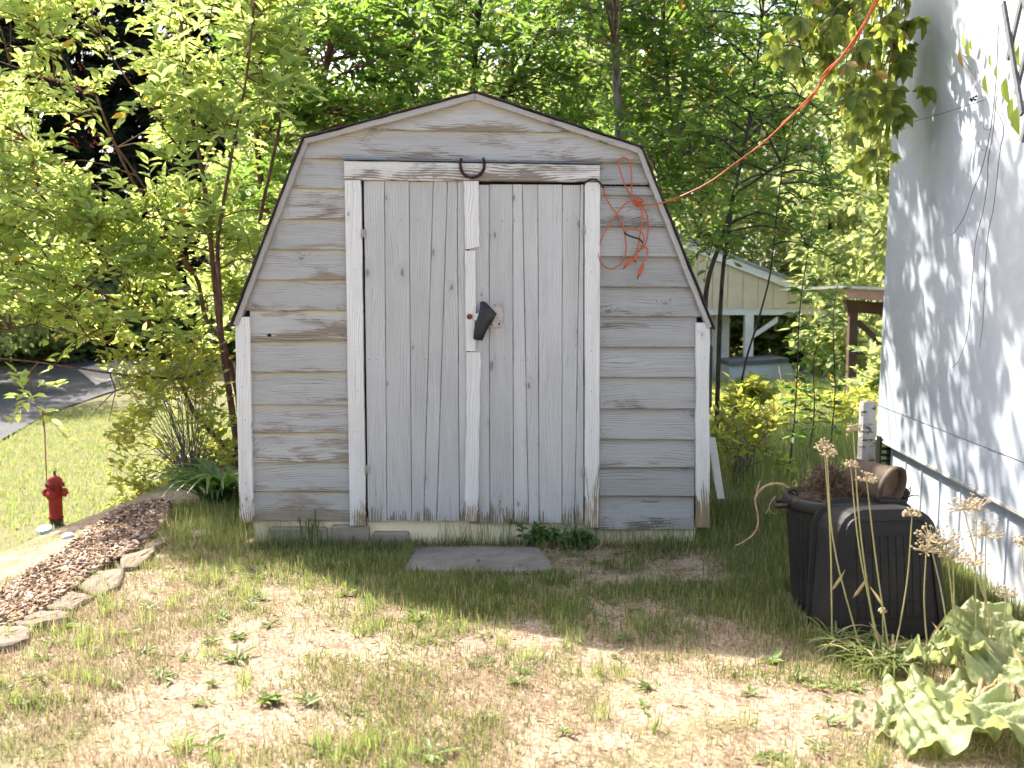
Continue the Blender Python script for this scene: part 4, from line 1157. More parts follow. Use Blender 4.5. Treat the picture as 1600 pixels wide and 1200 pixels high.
def jitter_line(a, b, n, amp):
    P = np.linspace(a, b, n)
    d = np.linalg.norm(b - a) * amp
    for i in range(1, n - 1): P[i] += rng.normal(0, d, 3)
    return P
def foliage(clusters, nodes, twig_r, n_tw, tw_len, n_lf, leaf_len, leaf_w, up=.35, mb=None, droop=.15, kind='full', lw_jit=.25, hang=0.0, branch_r=.012):
    """clusters (n,3): each gets a branch from the nearest stem node and a spray of leafy twigs"""
    PB, DB, UB, LB = [], [], [], []
    for c in clusters:
        if nodes is not None and len(nodes):
            w_ = np.linalg.norm(nodes - c, axis=1) + np.maximum(0, nodes[:, 2] - c[2]) * .8
            a = nodes[int(np.argmin(w_ + rng.uniform(0, .15, len(nodes))))]
            ln = np.linalg.norm(c - a)
            if mb is not None and ln > .02:
                mid = (a + c) / 2 + np.array([0, 0, .10 * ln]) + rng.normal(0, .05 * ln, 3)
                mb.tube(smooth([a, mid, c], 3), (min(branch_r, .006 + ln * .010), twig_r), 5, cap=False)
            out = (c - a) / max(ln, 1e-6)
        else:
            out = np.array([0, 0, .4])
        for t in range(n_tw):
            d = rng.normal(0, 1, 3); d /= np.linalg.norm(d)
            d = d * .9 + out * .7 + np.array([0, 0, up - hang]); d /= np.linalg.norm(d)
            L = tw_len * rng.uniform(.6, 1.3)
            p0 = c + rng.normal(0, tw_len * .12, 3)
            s = np.linspace(.12, 1, n_lf)
            line = p0 + d * (s * L)[:, None] + np.array([0, 0, -droop * L])[None] * (s ** 2)[:, None]
            if mb is not None:
                mb.tube([p0, line[n_lf // 2], line[-1]], (twig_r, twig_r * .5), 3, cap=False)
            side = np.cross(d, [0, 0, 1.0]); side /= max(np.linalg.norm(side), 1e-6)
            alt = np.where(np.arange(n_lf) % 2, 1, -1)[:, None]
            ld = d * rng.uniform(.3, .8, (n_lf, 1)) + side * alt * rng.uniform(.5, 1.1, (n_lf, 1)) + rng.normal(0, .3, (n_lf, 3)) + np.array([0, 0, .15 - hang * .8])
            uu = np.array([0, 0, 1.0]) + rng.normal(0, .45, (n_lf, 3))
            PB.append(line); DB.append(ld); UB.append(uu); LB.append(np.full(n_lf, 1.0) * rng.uniform(.7, 1.25, n_lf))
    P = np.concatenate(PB); D = np.concatenate(DB); U = np.concatenate(UB); S = np.concatenate(LB)
    V, F = leaves(P, D, U, S * leaf_len, S * leaf_w * rng.uniform(1 - lw_jit, 1 + lw_jit, len(S)), kind)
    return V, clean_faces(F)
def stem_nodes(stems, lo=.0):
    out = []
    for P in stems:
        P = smooth(P, 5); out.append(P[int(len(P) * lo):])
    return np.concatenate(out)

# ---------------- multi-stemmed shrub tree left of the shed
def px_line(pts): return [atY(x, y, Y) for x, y, Y in pts]
def shrub():
    base = atY(378, 800, 2.5); base[2] = gzf(base[0], 2.5) - .05
    t = thing('shrub_tree', 'sunlit multi-stemmed shrub with red-brown stems left of the shed', 'shrub', base)
    st = [([(376, 800, 2.5), (373, 717, 2.5), (352, 571, 2.55), (342, 500, 2.6), (335, 437, 2.65), (329, 379, 2.7), (318, 280, 2.8), (300, 180, 2.9), (285, 60, 3.0), (280, -60, 3.1)], .030),
          ([(352, 575, 2.55), (346, 533, 2.5), (343, 450, 2.5), (340, 383, 2.55), (348, 325, 2.6), (366, 220, 2.7), (385, 120, 2.8), (400, -20, 2.9)], .022),
          ([(380, 790, 2.6), (374, 640, 2.8), (360, 571, 2.9), (345, 530, 3.0), (321, 496, 3.1), (308, 437, 3.15), (279, 400, 3.2), (235, 330, 3.3), (190, 250, 3.4), (150, 150, 3.5)], .026),
          ([(376, 720, 2.5), (342, 687, 2.6), (304, 646, 2.7), (279, 587, 2.8), (262, 550, 2.9), (225, 490, 3.0), (170, 420, 3.1), (100, 350, 3.3)], .020),
          ([(382, 770, 3.0), (385, 600, 3.2), (396, 425, 3.4), (408, 333, 3.5), (428, 240, 3.6), (450, 130, 3.7), (470, 20, 3.8)], .026),
          ([(342, 560, 2.6), (300, 588, 2.5), (240, 590, 2.45), (180, 584, 2.4), (120, 575, 2.35), (60, 566, 2.3), (0, 560, 2.3)], .013),
          ([(172, 585, 2.4), (180, 610, 2.4), (176, 630, 2.4), (170, 660, 2.4)], .006), ([(178, 612, 2.4), (158, 632, 2.4), (137, 656, 2.4)], .005)]
    st[6:6] = [([(279, 400, 3.2), (200, 330, 3.3), (110, 262, 3.4), (20, 205, 3.5)], .012), ([(225, 490, 3.0), (140, 452, 3.0), (50, 432, 3.1), (-40, 410, 3.2)], .011), ([(308, 437, 3.15), (230, 300, 3.0), (150, 180, 2.9), (80, 60, 2.9)], .012),
          ([(318, 280, 2.8), (240, 180, 2.8), (170, 80, 2.9), (120, -30, 3.0)], .011), ([(170, 420, 3.1), (80, 495, 2.9), (0, 520, 2.8)], .009), ([(262, 550, 2.9), (200, 545, 2.7), (120, 520, 2.6)], .009), ([(150, 150, 3.5), (70, 120, 3.5), (-20, 90, 3.6)], .009)]
    mb = MB(); P3 = []
    for pl, r in st:
        P = px_line(pl); P3.append(P); mb.tube(smooth(P, 5), (r, r * .35), 8)
    nodes = stem_nodes(P3[:13], .25)
    cl = []
    while len(cl) < 265:
        x, y = rnd.uniform(-60, 470), rnd.uniform(-50, 640)
        if y > 560 + (x < 60) * 40 + 30 * math.sin(x * .03): continue
        if x > 400 and y > 340: continue
        if 300 < x and y > 420 and rnd.random() < .4: continue
        if 60 < x < 330 and y > 545 and rnd.random() < .5: continue
        if vnoise(x, y, .011, 3) < .30: continue
        if x < 190 and 40 < y < 270 and rnd.random() < .5: continue
        if x < 230 and y > 520 and rnd.random() < .5: continue
        cl.append(atY(x, y, rnd.uniform(2.4, 3.5) if x < 300 else rnd.uniform(2.6, 3.7)))
    V, F = foliage(np.array(cl), nodes, .0035, 5, .30, 9, .112, .048, .3, mb, .25, branch_r=.007)
    mb.build('trunk', M_redstem, t, True)
    np_mesh('crown', V, F, L_shrub, t)
    m = MB()
    for q in range(26):
        x, y = rnd.choice([(rnd.uniform(30, 150), rnd.uniform(90, 150)), (rnd.uniform(10, 60), rnd.uniform(200, 350)), (rnd.uniform(100, 180), rnd.uniform(190, 230))])
        c = atY(x, y, 2.25)
        for k in range(6):
            p = c + rng.normal(0, .018, 3); r = .006
            m.lathe([(.0001, -r), (r * .8, -r * .5), (r, 0), (r * .8, r * .5), (.0001, r)], p, 6)
    props(m.build('berries', m_plain('red_berry', (.38, .03, .025), .35, .2, 30), t, True), kind='stuff')
shrub()

# ---------------- trees behind the shed (individuals)
def tree(name, label, stems, clusters, leaf, bark, n_tw, tw_len, n_lf, ll, lw, cat='tree', **kw):
    b = np.array(stems[0][0][0]); g_ = np.array([b[0], b[1], gzf(b[0], b[1])])
    t = thing(name, label, cat, g_)
    mb = MB()
    for P, r in stems: mb.tube(smooth(P, 5), (r, r * .3), 8)
    nodes = stem_nodes([s[0] for s in stems], .35)
    V, F = foliage(np.array(clusters), nodes, .004, n_tw, tw_len, n_lf, ll, lw, kw.pop('up', .25), mb, **kw)
    mb.build('trunk', bark, t, True); np_mesh('crown', V, F, leaf, t)
    return t
def cl_px(n, x0, x1, y0, y1, Y0, Y1, thr=.3, o=1, f=.008):
    out = []
    while len(out) < n:
        x, y = rnd.uniform(x0, x1), rnd.uniform(y0, y1)
        if vnoise(x, y, f, o) < thr: continue
        out.append(atY(x, y, rnd.uniform(Y0, Y1)))
    return out
def gbase(x, y): return np.array([x, y, gzf(x, y) - .1])
def gl_(px, Y): X = atY(px, 600, Y)[0]; return gbase(X, Y)
tree('broadleaf_tree', 'dark green broadleaf tree rising behind the left roof slope', [([gl_(440, 5.2), atY(440, 430, 5.2), atY(470, 250, 5.3), atY(520, 60, 5.4), atY(540, -120, 5.5)], .07), ([atY(440, 430, 5.2), atY(410, 300, 5.1), atY(400, 150, 5.0), atY(420, 0, 5.0)], .045)],
     cl_px(150, 370, 660, -70, 330, 4.3, 6.6, .25, 1) + cl_px(26, 440, 560, 0, 190, 5.0, 6.8, .0, 1), L_tree, M_redstem, 6, .34, 9, .12, .052)
tree('broadleaf_tree', 'green leafy tree directly behind the shed roof peak', [([gl_(720, 6.5), atY(725, 350, 6.5), atY(740, 120, 6.5), atY(760, -100, 6.5)], .06), ([atY(725, 350, 6.5), atY(660, 200, 6.4), atY(620, 40, 6.4)], .04), ([atY(735, 220, 6.5), atY(820, 100, 6.6), atY(870, -30, 6.6)], .04)],
     cl_px(190, 570, 930, -80, 280, 5.4, 8.0, .25, 2), L_tree, M_dkstem, 6, .36, 9, .12, .05)
tree('broadleaf_tree', 'tree with pale forked trunk behind the right roof slope', [([gl_(1010, 4.2), atY(1020, 380, 4.2), atY(1034, 262, 4.2), atY(1046, 190, 4.2), atY(1040, 100, 4.1), atY(1030, -60, 4.0)], .045), ([atY(1036, 255, 4.2), atY(1058, 170, 4.2), atY(1075, 100, 4.3), atY(1090, -30, 4.4)], .034),
      ([atY(1030, 290, 4.2), atY(1070, 240, 4.1), atY(1120, 222, 4.0), atY(1170, 214, 3.9)], .016)],
     cl_px(130, 850, 1150, -60, 240, 3.2, 6.0, .28, 3) + cl_px(14, 1010, 1110, 240, 340, 3.4, 5, .2, 4), L_tree, M_grstem, 6, .32, 8, .105, .046)
tree('slender_tree', 'slender multi-stemmed sapling tree between shed and mobile home', [([gl_(1096, 3.0), atY(1100, 520, 3.0), atY(1106, 440, 3.0), atY(1125, 380, 3.0), atY(1140, 330, 3.0), atY(1160, 245, 3.05), atY(1172, 180, 3.1), atY(1185, 80, 3.2), atY(1200, -60, 3.3)], .024),
      ([gl_(1120, 3.2), atY(1124, 520, 3.2), atY(1130, 420, 3.2), atY(1140, 350, 3.2), atY(1150, 290, 3.2), atY(1170, 200, 3.2), atY(1210, 80, 3.3)], .022),
      ([gl_(1146, 2.8), atY(1160, 590, 2.8), atY(1185, 500, 2.8), atY(1203, 430, 2.8), atY(1212, 350, 2.8), atY(1222, 270, 2.85), atY(1245, 170, 2.9), atY(1270, 80, 3.0)], .010),
      ([atY(1150, 300, 3.0), atY(1190, 275, 2.9), atY(1240, 240, 2.8), atY(1290, 230, 2.7)], .008)],
     cl_px(75, 1080, 1310, -50, 300, 2.4, 4.6, .25, 5) + cl_px(14, 1100, 1260, 300, 400, 2.6, 3.8, .2, 6), L_tree, M_dkstem, 5, .28, 7, .085, .038)
# the tall crown over the shed that dapples the home's wall
shade = []
_s = -np.array(SUN_TO) / -SUN_TO.z
for k in range(84):        # boughs standing between the sun and the home's wall
    x, y = (rnd.uniform(1380, 1490), rnd.uniform(40, 660)) if k < 62 else (rnd.uniform(1470, 1620), rnd.uniform(260, 820))
    if vnoise(x, y, .016, 7) < .47: continue
    p = onwall(x, y); s_k = max(rnd.uniform(2.2, 4.2), (3.55 - p[2]) / 1.0)
    shade.append(p + _s * s_k)
while len(shade) < 105:
    p = np.array([rnd.uniform(-.9, 2.5), rnd.uniform(1.3, 4.6), rnd.uniform(3.45, 5.7)])
    q = (p - np.array([.75, 2.85, 4.5])) / np.array([1.7, 1.5, 1.25])
    if q.dot(q) > 1 or vnoise(p[0], p[1] + p[2], 1.6, 9) < .36: continue
    shade.append(p)
tree('overhanging_tree', 'tall tree behind the shed whose crown shades the mobile home wall', [([gbase(1.05, 3.6), np.array([1.0, 3.55, 1.4]), np.array([.9, 3.4, 2.8]), np.array([.8, 3.2, 4.2]), np.array([.7, 3.1, 5.2])], .06)], shade, L_tree, M_grstem, 6, .34, 8, .11, .048)

# ---------------- conifers, upper left
def conifer(px, Y, h, r, label, seed):
    g_ = gl_(px, Y); t = thing('conifer', label, 'conifer', g_)
    mb = MB(); mb.tube([g_, g_ + np.array([.05, 0, h * .5]), g_ + np.array([0, 0, h])], (.34, .03), 8)
    P, D, U, S = [], [], [], []
    q = np.random.default_rng(seed)
    z = 1.2
    while z < h:
        f = 1 - (z - 1.2) / (h - .6)
        for k in range(7):
            a = q.uniform(0, 6.28); L = r * (f ** .75) * q.uniform(.7, 1.15) + .15
            n = max(5, int(L / .30)); s = np.linspace(.08, 1, n)
            o = np.array([math.cos(a), math.sin(a), 0])
            line = g_ + np.array([0, 0, z]) + o * (s * L)[:, None] + np.array([0, 0, 1.0]) * (.10 * s * L - .45 * L * s ** 2)[:, None]
            mb.tube(line[[0, n // 2, -1]], (.03 * f + .008, .004), 4, cap=False)
            for i in range(n):
                m = 7
                b = line[i] + q.normal(0, .08, (m, 3))
                P.append(b); sd = np.cross(o, [0, 0, 1.0])
                D.append(sd[None] * q.choice([-1, 1], (m, 1)) * q.uniform(.4, 1, (m, 1)) + o * q.uniform(.1, .8, (m, 1)) + np.array([0, 0, -1.0]) * q.uniform(.2, 1.3, (m, 1)))
                U.append(q.normal(0, 1, (m, 3))); S.append(q.uniform(.6, 1.3, m))
        z += .62
    P = np.concatenate(P); D = np.concatenate(D); U = np.concatenate(U); S = np.concatenate(S)
    V, F = leaves(P, D, U, S * .80, S * .15, 'kite')
    mb.build('trunk', M_dkstem, t, True); np_mesh('crown', V, clean_faces(F), L_con, t)
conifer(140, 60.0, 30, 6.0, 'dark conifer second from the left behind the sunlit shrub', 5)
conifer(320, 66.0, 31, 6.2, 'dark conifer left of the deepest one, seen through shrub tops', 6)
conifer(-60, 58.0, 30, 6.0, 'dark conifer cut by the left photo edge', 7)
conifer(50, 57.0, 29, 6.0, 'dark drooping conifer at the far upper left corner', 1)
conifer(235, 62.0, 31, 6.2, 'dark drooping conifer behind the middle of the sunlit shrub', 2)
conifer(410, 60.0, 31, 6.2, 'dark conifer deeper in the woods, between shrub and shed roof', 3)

# ---------------- far woods: one mass
def far_woods():
    q = np.random.default_rng(21); VV, FF = [], []; off = 0; mb = MB()
    spots = []
    for X, Y, h, r in [(-34, 40, 12, 4), (-27, 46, 13, 4.5), (-36, 50, 13, 4.5), (-14, 64, 13, 4.5), (-8, 36, 12, 4.2), (-3, 32, 11.5, 4.2), (2.5, 29, 11, 4), (7, 31, 11, 4), (11, 30, 11, 4), (15.5, 31, 11, 4.2), (19.5, 33, 12, 4.2), (24, 34, 12, 4.2), (29, 36, 12, 4.5),
                       (-30, 30, 10, 3.5), (-23, 33, 9, 3.2), (-5, 22, 9, 3.2), (1, 19, 8.5, 3), (-40, 34, 12, 4), (5, 40, 14, 4.5), (13, 42, 15, 4.5), (21, 44, 15, 4.5), (8.5, 17.0, 7.4, 2.2), (11.0, 24, 7.6, 2.6), (13.5, 24.5, 6.5, 2.6), (-23.5, 26.5, 12, 4), (-28, 34, 13, 4.5), (-20.5, 31, 11, 3.5), (-24.5, 40, 12.5, 4), (16, 46, 21, 5), (24, 48, 21, 5.5), (8, 47, 21, 5), (0, 46, 20, 5), (32, 46, 20, 5)]:
        spots.append((X, Y, h, r))
    for X, Y, h, r in spots:
        gzv = gzf(X, Y); n_c = int(58 * (r / 4) ** 2) + 26
        mb.tube([np.array([X, Y, gzv]), np.array([X + q.normal(0, .2), Y, gzv + h * .45]), np.array([X, Y, gzv + h * .85])], (.16, .04), 7)
        lowf = .10 if h < 14 else .3
        for c in range(n_c):
            a = q.uniform(0, 6.28); zz = q.uniform(lowf, 1.0); rad = r * (math.sin(math.pi * min(1, (zz * .86 + .10))) ** .6) * math.sqrt(q.uniform(.15, 1))
            cc = np.array([X + rad * math.cos(a), Y + rad * math.sin(a), gzv + zz * h])
            m = 118; s = r * .24
            d = q.normal(0, 1, (m, 3)); d /= np.linalg.norm(d, axis=1, keepdims=True); rr = q.random((m, 1)) ** .45
            P = cc + d * rr * s * np.array([1.2, 1.2, .75]); D = d + q.normal(0, .6, (m, 3)) + np.array([0, 0, -.3]); U = np.array([0, 0, 1.0]) + q.normal(0, .6, (m, 3))
            L = q.uniform(.7, 1.3, m)
            V, F = leaves(P, D, U, L * .24, L * .15, 'kite'); VV.append(V); FF.append(F + off); off += len(V)
    V = np.concatenate(VV); F = clean_faces(np.concatenate(FF))
    o = np_mesh('far_woods', V, F, L_far, None, (0, 35, 0)); props(o, 'mass of sunlit green woods far behind the yard', 'woods', kind='stuff')
    o2 = mb.build('far_trunks', M_dkstem, None, True); o2.name = 'far_wood_trunks'; props(o2, 'dark trunks standing within the far green woods', 'trunks', kind='stuff')
far_woods()

# ---------------- low plants
def bush(name, label, clusters, leaf, ll, lw, n_tw, n_lf, tw, cat='bush', kind='full', bark=None, base=None, **kw):
    c = np.array(clusters); g_ = np.array(base if base is not None else [c[:, 0].mean(), c[:, 1].mean(), 0]); g_[2] = gzf(g_[0], g_[1])
    t = thing(name, label, cat, g_); mb = MB()
    nodes = np.array([g_ + np.array([rng.normal(0, .08), rng.normal(0, .08), .02]) for _ in range(6)])
    V, F = foliage(c, nodes, .002, n_tw, tw, n_lf, ll, lw, .25, mb, kind=kind, branch_r=.004, **kw)
    mb.build('stems', bark or M_grstem, t); np_mesh('foliage', V, F, leaf, t); return t
def cl_ground(n, x0, x1, y0, y1, Y0, Y1, thr=.25, o=3): return cl_px(n, x0, x1, y0, y1, Y0, Y1, thr, o, .02)
bush('bramble', 'loose yellow-green bramble below the shrub, left of the shed', cl_ground(105, 190, 365, 560, 790, 1.9, 3.4), L_low, .060, .036, 5, 7, .22, 'bramble', base=atY(290, 790, 2.2))
bush('roadside_bush', 'rounded yellow-green bush beyond the road at left edge', cl_ground(70, -80, 130, 440, 556, 46, 50), L_far, .42, .26, 9, 14, 1.3, base=atY(40, 560, 48))
bush('roadside_bush', 'pale green bush beyond the road behind the shrub stems', cl_ground(80, 130, 420, 460, 558, 50, 55), L_far, .42, .26, 9, 14, 1.3, base=atY(280, 560, 52))
bush('leafy_weed', 'knee-high leafy weed with yellowing leaves right of the shed', cl_ground(12, 1150, 1200, 580, 650, 2.2, 2.8), L_low, .09, .06, 4, 6, .14, 'weed', base=atY(1172, 700, 2.5))
bush('undergrowth', 'sunlit yellow-green thicket seen through the open carport', cl_ground(110, 1120, 1420, 430, 600, 27, 30), L_far, .30, .19, 9, 13, .9, 'thicket', base=atY(1260, 600, 28))
bush('undergrowth', 'bright thicket between the brown shelter and mobile home', cl_ground(26, 1350, 1420, 560, 660, 8.5, 9.8), L_far, .13, .08, 8, 12, .45, 'thicket', base=atY(1370, 640, 10))
bush('undergrowth', 'low sunny weeds before the carport trailer', cl_ground(55, 1110, 1350, 622, 685, 4.5, 9), L_low, .09, .05, 6, 9, .28, 'weeds', base=atY(1230, 680, 6))
bush('undergrowth', 'green creeping weeds beside the right shed corner', cl_ground(24, 1105, 1215, 650, 720, 1.2, 2.4), L_low, .055, .035, 5, 7, .16, 'weeds', base=atY(1150, 720, 1.8))
def sapling(px, y0, y1, Y, label, lean=0.0, n=26, leaf=L_tree, size=.085):
    g_ = gl_(px, Y); t = thing('sapling', label, 'sapling', g_); top = atY(px + lean, y1, Y)
    P = smooth([g_ + (top - g_) * q + np.array([.05 * math.sin(q * 7 + px), .04 * math.cos(q * 5 + px), 0]) * q for q in np.linspace(0, 1, 6)], 5); mb = MB(); mb.tube(P, (.007, .002), 6)
    idx = np.linspace(5, len(P) - 1, n).astype(int); PP, DD, UU = [], [], []
    for i in idx:
        for k in range(rnd.randint(3, 5)):
            a = rnd.uniform(0, 6.28); d = np.array([math.cos(a), math.sin(a), rnd.uniform(-.3, .4)]); PP.append(P[i] + d * rnd.uniform(.0, .05)); DD.append(d); UU.append([rnd.gauss(0, .3), rnd.gauss(0, .3), 1])
    L = rng.uniform(.7, 1.3, len(PP)); V, F = leaves(np.array(PP), np.array(DD), np.array(UU), L * size, L * size * .5)
    mb.build('stem', M_dkstem, t); np_mesh('leaves', V, F, leaf, t)
sapling(1232, 760, 300, 1.9, 'tall dark-leaved sapling standing in grass right of the shed', 40, 40)
sapling(1300, 640, 430, 3.4, 'thin leafy sapling in front of the brown shelter post', 10, 26, L_tree, .10)
sapling(1262, 700, 520, 2.6, 'short sapling close beside the tall dark-leaved one', 20, 20)

def straps(name, label, pts, n, ln, wd, leaf, cat, spread=.6, up=1.0):
    b = np.array(pts); t = thing(name, label, cat, b.mean(0)); mb = MB()
    for i in range(n):
        p = b[rnd.randrange(len(b))] + np.array([rnd.gauss(0, .03), rnd.gauss(0, .03), 0]); a = rnd.uniform(0, 6.28); o = np.array([math.cos(a), math.sin(a), 0]); sd = np.array([-o[1], o[0], 0])
        L = ln * rnd.uniform(.6, 1.2); k = 8; rows = []
        for j in range(k):
            s = j / (k - 1); c = p + o * (spread * L * s ** 1.3) + np.array([0, 0, up * L * (s - .72 * s ** 2.4)]); w_ = wd * (1 - s ** 3) * (.5 + .8 * min(1, s * 3)) * .5
            rows.append([c - sd * w_ + np.array([0, 0, w_ * .5]), c, c + sd * w_ + np.array([0, 0, w_ * .5])])
        mb.quadstrip(rows)
    mb.build('leaves', leaf, t, True); return t
straps('day_lily', 'clump of long dark strap leaves at the foot of the shrub', [on_ground(330, 790), on_ground(345, 780), on_ground(358, 785)], 90, .62, .030, L_lily, 'plant', .75, .8)

# ---------------- grass
M_dry = m_leaf('dry_grass', (.27, .205, .13), (.46, .375, .26), (.46, .39, .26), .30, .7, .15, (.20, .24, .07), .22)
M_grn = m_leaf('green_grass', (.050, .090, .024), (.140, .170, .055), (.26, .34, .08), .38, .55, .25, (.45, .37, .19), .20)
M_tall = m_leaf('tall_grass', (.090, .145, .035), (.200, .245, .085), (.36, .47, .14), .42, .6, .2, (.50, .41, .21), .13)
def blades(name, xy, hgt, wid, mat, label, cat, lean=.45, z0=-.004):
    n = len(xy); a = rng.uniform(0, 6.28, n); b = np.abs(rng.normal(0, lean, n))
    D = np.stack([np.cos(a) * np.sin(b), np.sin(a) * np.sin(b), np.cos(b)], -1); U = np.stack([np.cos(a + .2), np.sin(a + .2), np.full(n, .3)], -1)
    P = np.c_[xy, gz(xy[:, 0], xy[:, 1]) + z0]
    V, F = leaves(P, D, U, hgt, wid, 'strap')
    o = np_mesh(name, V, F, mat); return props(o, label, cat, kind='stuff')
shed_poly = [(-1.42, -.02), (1.03, -.02), (1.03, 2.5), (-1.42, 2.5)]
slab_poly = [tuple(atZ(x, y, .018)[:2]) for x, y in ((631, 890), (652, 853), (838, 852), (862, 888))]
bin_poly = [(1.16, -1.66), (1.70, -1.66), (1.70, -.9), (1.16, -.9)]
def keep(q):
    k = ~inpoly(q[:, 0], q[:, 1], shed_poly) & ~inpoly(q[:, 0], q[:, 1], slab_poly) & ~inpoly(q[:, 0], q[:, 1], bin_poly)
    return k & ~inpoly(q[:, 0], q[:, 1], MP)
def patch(q, o=11): return .6 * vnoise(q[:, 0], q[:, 1], 1.5, o) + .4 * vnoise(q[:, 0], q[:, 1], 5.5, o + 1)
# dry lawn in front
q = np.stack([rng.uniform(-2.3, 2.2, 230000), -2.9 + 3.4 * rng.random(230000) ** 1.0], -1); q = q[keep(q)]
pz = patch(q); shade_strip = sstep(-1.75, -1.0, q[:, 1]) * sstep(-1.12, -.65, q[:, 0] + q[:, 1] * .9 + .45)  # strip along the shed's shadow, dry blades thinned there to deepen its shade
q = q[rng.random(len(q)) < np.clip(.45 + (pz - .5) * 2.2, .12, .9) * (1 - .75 * shade_strip)]
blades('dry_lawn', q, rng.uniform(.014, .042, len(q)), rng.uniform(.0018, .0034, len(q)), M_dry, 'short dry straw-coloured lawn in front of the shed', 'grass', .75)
# greener grass: near the walls, shaded part, patches
q = np.stack([rng.uniform(-2.3, 2.3, 380000), rng.uniform(-2.9, .9, 380000)], -1); q = q[keep(q)]
pz = patch(q, 15)
shd = sstep(-1.75, -1.0, q[:, 1]) * sstep(-1.12, -.65, q[:, 0] + q[:, 1] * .9 + .45)     # grass is greener by the shed; strip follows its shadow to darken the shade
wallg = np.exp(-np.maximum(0, -q[:, 1]) / .10) * (q[:, 1] < .02)
right = sstep(.85, 1.25, q[:, 0]) * sstep(-1.9, -1.2, q[:, 1])
left = sstep(-1.25, -1.6, q[:, 0]) * sstep(-.7, .0, q[:, 1])
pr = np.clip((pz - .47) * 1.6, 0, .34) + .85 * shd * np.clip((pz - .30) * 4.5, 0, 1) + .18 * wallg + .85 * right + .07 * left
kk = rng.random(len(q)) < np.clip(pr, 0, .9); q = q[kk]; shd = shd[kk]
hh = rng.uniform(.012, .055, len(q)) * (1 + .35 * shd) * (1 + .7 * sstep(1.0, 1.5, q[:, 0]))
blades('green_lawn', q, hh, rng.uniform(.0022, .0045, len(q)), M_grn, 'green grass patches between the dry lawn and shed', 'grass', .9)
tc = np.stack([rng.uniform(-2.1, 1.3, 420), rng.uniform(-2.8, .0, 420)], -1); tc = tc[patch(tc, 19) > .47]
q = (tc[:, None, :] + rng.normal(0, .022, (len(tc), 34, 2))).reshape(-1, 2); q = q[keep(q)]
blades('grass_tufts', q, rng.uniform(.03, .085, len(q)), rng.uniform(.002, .004, len(q)), M_tall, 'longer yellow-green grass tufts dotted over the lawn', 'grass', .7)
# longer wisps along walls and posts
q = np.stack([rng.uniform(-1.75, 1.15, 1100), rng.normal(-.08, .04, 1100)], -1); q = q[keep(q)]; q = q[vnoise(q[:, 0], q[:, 1] * 0, 3.0, 5) > .46]
blades('wall_wisps', q, rng.uniform(.05, .20, len(q)), rng.uniform(.002, .004, len(q)), M_tall, 'long grass wisps along the foot of the shed', 'grass', .6)
q = np.stack([rng.normal(-1.72, .20, 1300), rng.uniform(.0, 1.8, 1300)], -1); q = q[keep(q)]
blades('corner_grass', q, rng.uniform(.03, .14, len(q)), rng.uniform(.002, .005, len(q)), M_tall, 'taller tangled grass at the left shed corner', 'grass', .85)
# lower lawn by the hydrant
q = np.stack([rng.uniform(-15, -2.4, 72000), 3.0 + 22 * rng.random(72000) ** 1.5], -1)
road_poly = [tuple(p) for p in near] + [tuple(p) for p in far_[::-1]]
q = q[~inpoly(q[:, 0], q[:, 1], road_poly)]; dirt = (np.hypot((q[:, 0] - hb[0]) * .45, q[:, 1] - (HY - 1.6)) < 1.3); q = q[~dirt | (rng.random(len(q)) < .18)]
blades('roadside_lawn', q, rng.uniform(.05, .13, len(q)), rng.uniform(.010, .020, len(q)), M_tall, 'bright green lawn round the hydrant beside the road', 'grass', .5)
# tall grass behind, right
q = np.stack([rng.uniform(1.05, 9, 46000), 1.0 + 17 * rng.random(46000) ** 1.6], -1)
q = q[(q[:, 0] < 2.2 + (q[:, 1] - .9) * .6) ]
blades('tall_grass', q, rng.uniform(.08, .34, len(q)) * sstep(.6, 3, q[:, 1]) + .05, rng.uniform(.005, .010, len(q)) * (1 + q[:, 1] * .06), M_tall, 'tall sunny grass between shed, carport and mobile home', 'grass', .42)
# weeds: flat rosettes
def weeds():
    PP, DD, UU, LL = [], [], [], []
    spots = [atZ(x, y, 0)[:2] for x, y in ((400, 935), (395, 945), (330, 1000), (245, 925), (230, 950), (95, 985), (80, 1010), (70, 1030), (40, 1100), (70, 1105), (60, 1060), (200, 990), (290, 1030), (250, 1060), (650, 965), (640, 970), (960, 945), (985, 955), (1000, 960), (1010, 1110), (860, 905), (900, 870), (940, 880), (985, 860), (1150, 905), (520, 885), (540, 890), (1020, 1080), (180, 1075), (340, 965), (770, 1120), (480, 1100), (560, 1110))]
    spots += [(x, y) for x, y in np.stack([rng.uniform(-2.0, 1.1, 110), rng.uniform(-2.7, -.15, 110)], -1)]
    for x, y in spots:
        n = rnd.randint(6, 14); s = rnd.uniform(.5, 1.3)
        for k in range(n):
            a = rnd.uniform(0, 6.28); e = rnd.uniform(.05, .7)
            PP.append([x + rnd.gauss(0, .012), y + rnd.gauss(0, .012), gzf(x, y) + .004]); DD.append([math.cos(a), math.sin(a), e]); UU.append([0, 0, 1.0]); LL.append(s * rnd.uniform(.022, .062))
    LL = np.array(LL); V, F = leaves(np.array(PP), np.array(DD), np.array(UU), LL, LL * rng.uniform(.25, .45, len(LL)))
    props(np_mesh('lawn_weeds', V, F, m_leaf('weed_leaf', (.085, .14, .035), (.19, .25, .08), (.30, .38, .09), .3, .5, .35)), 'low flat weeds scattered over the lawn', 'weeds', kind='stuff')
weeds()
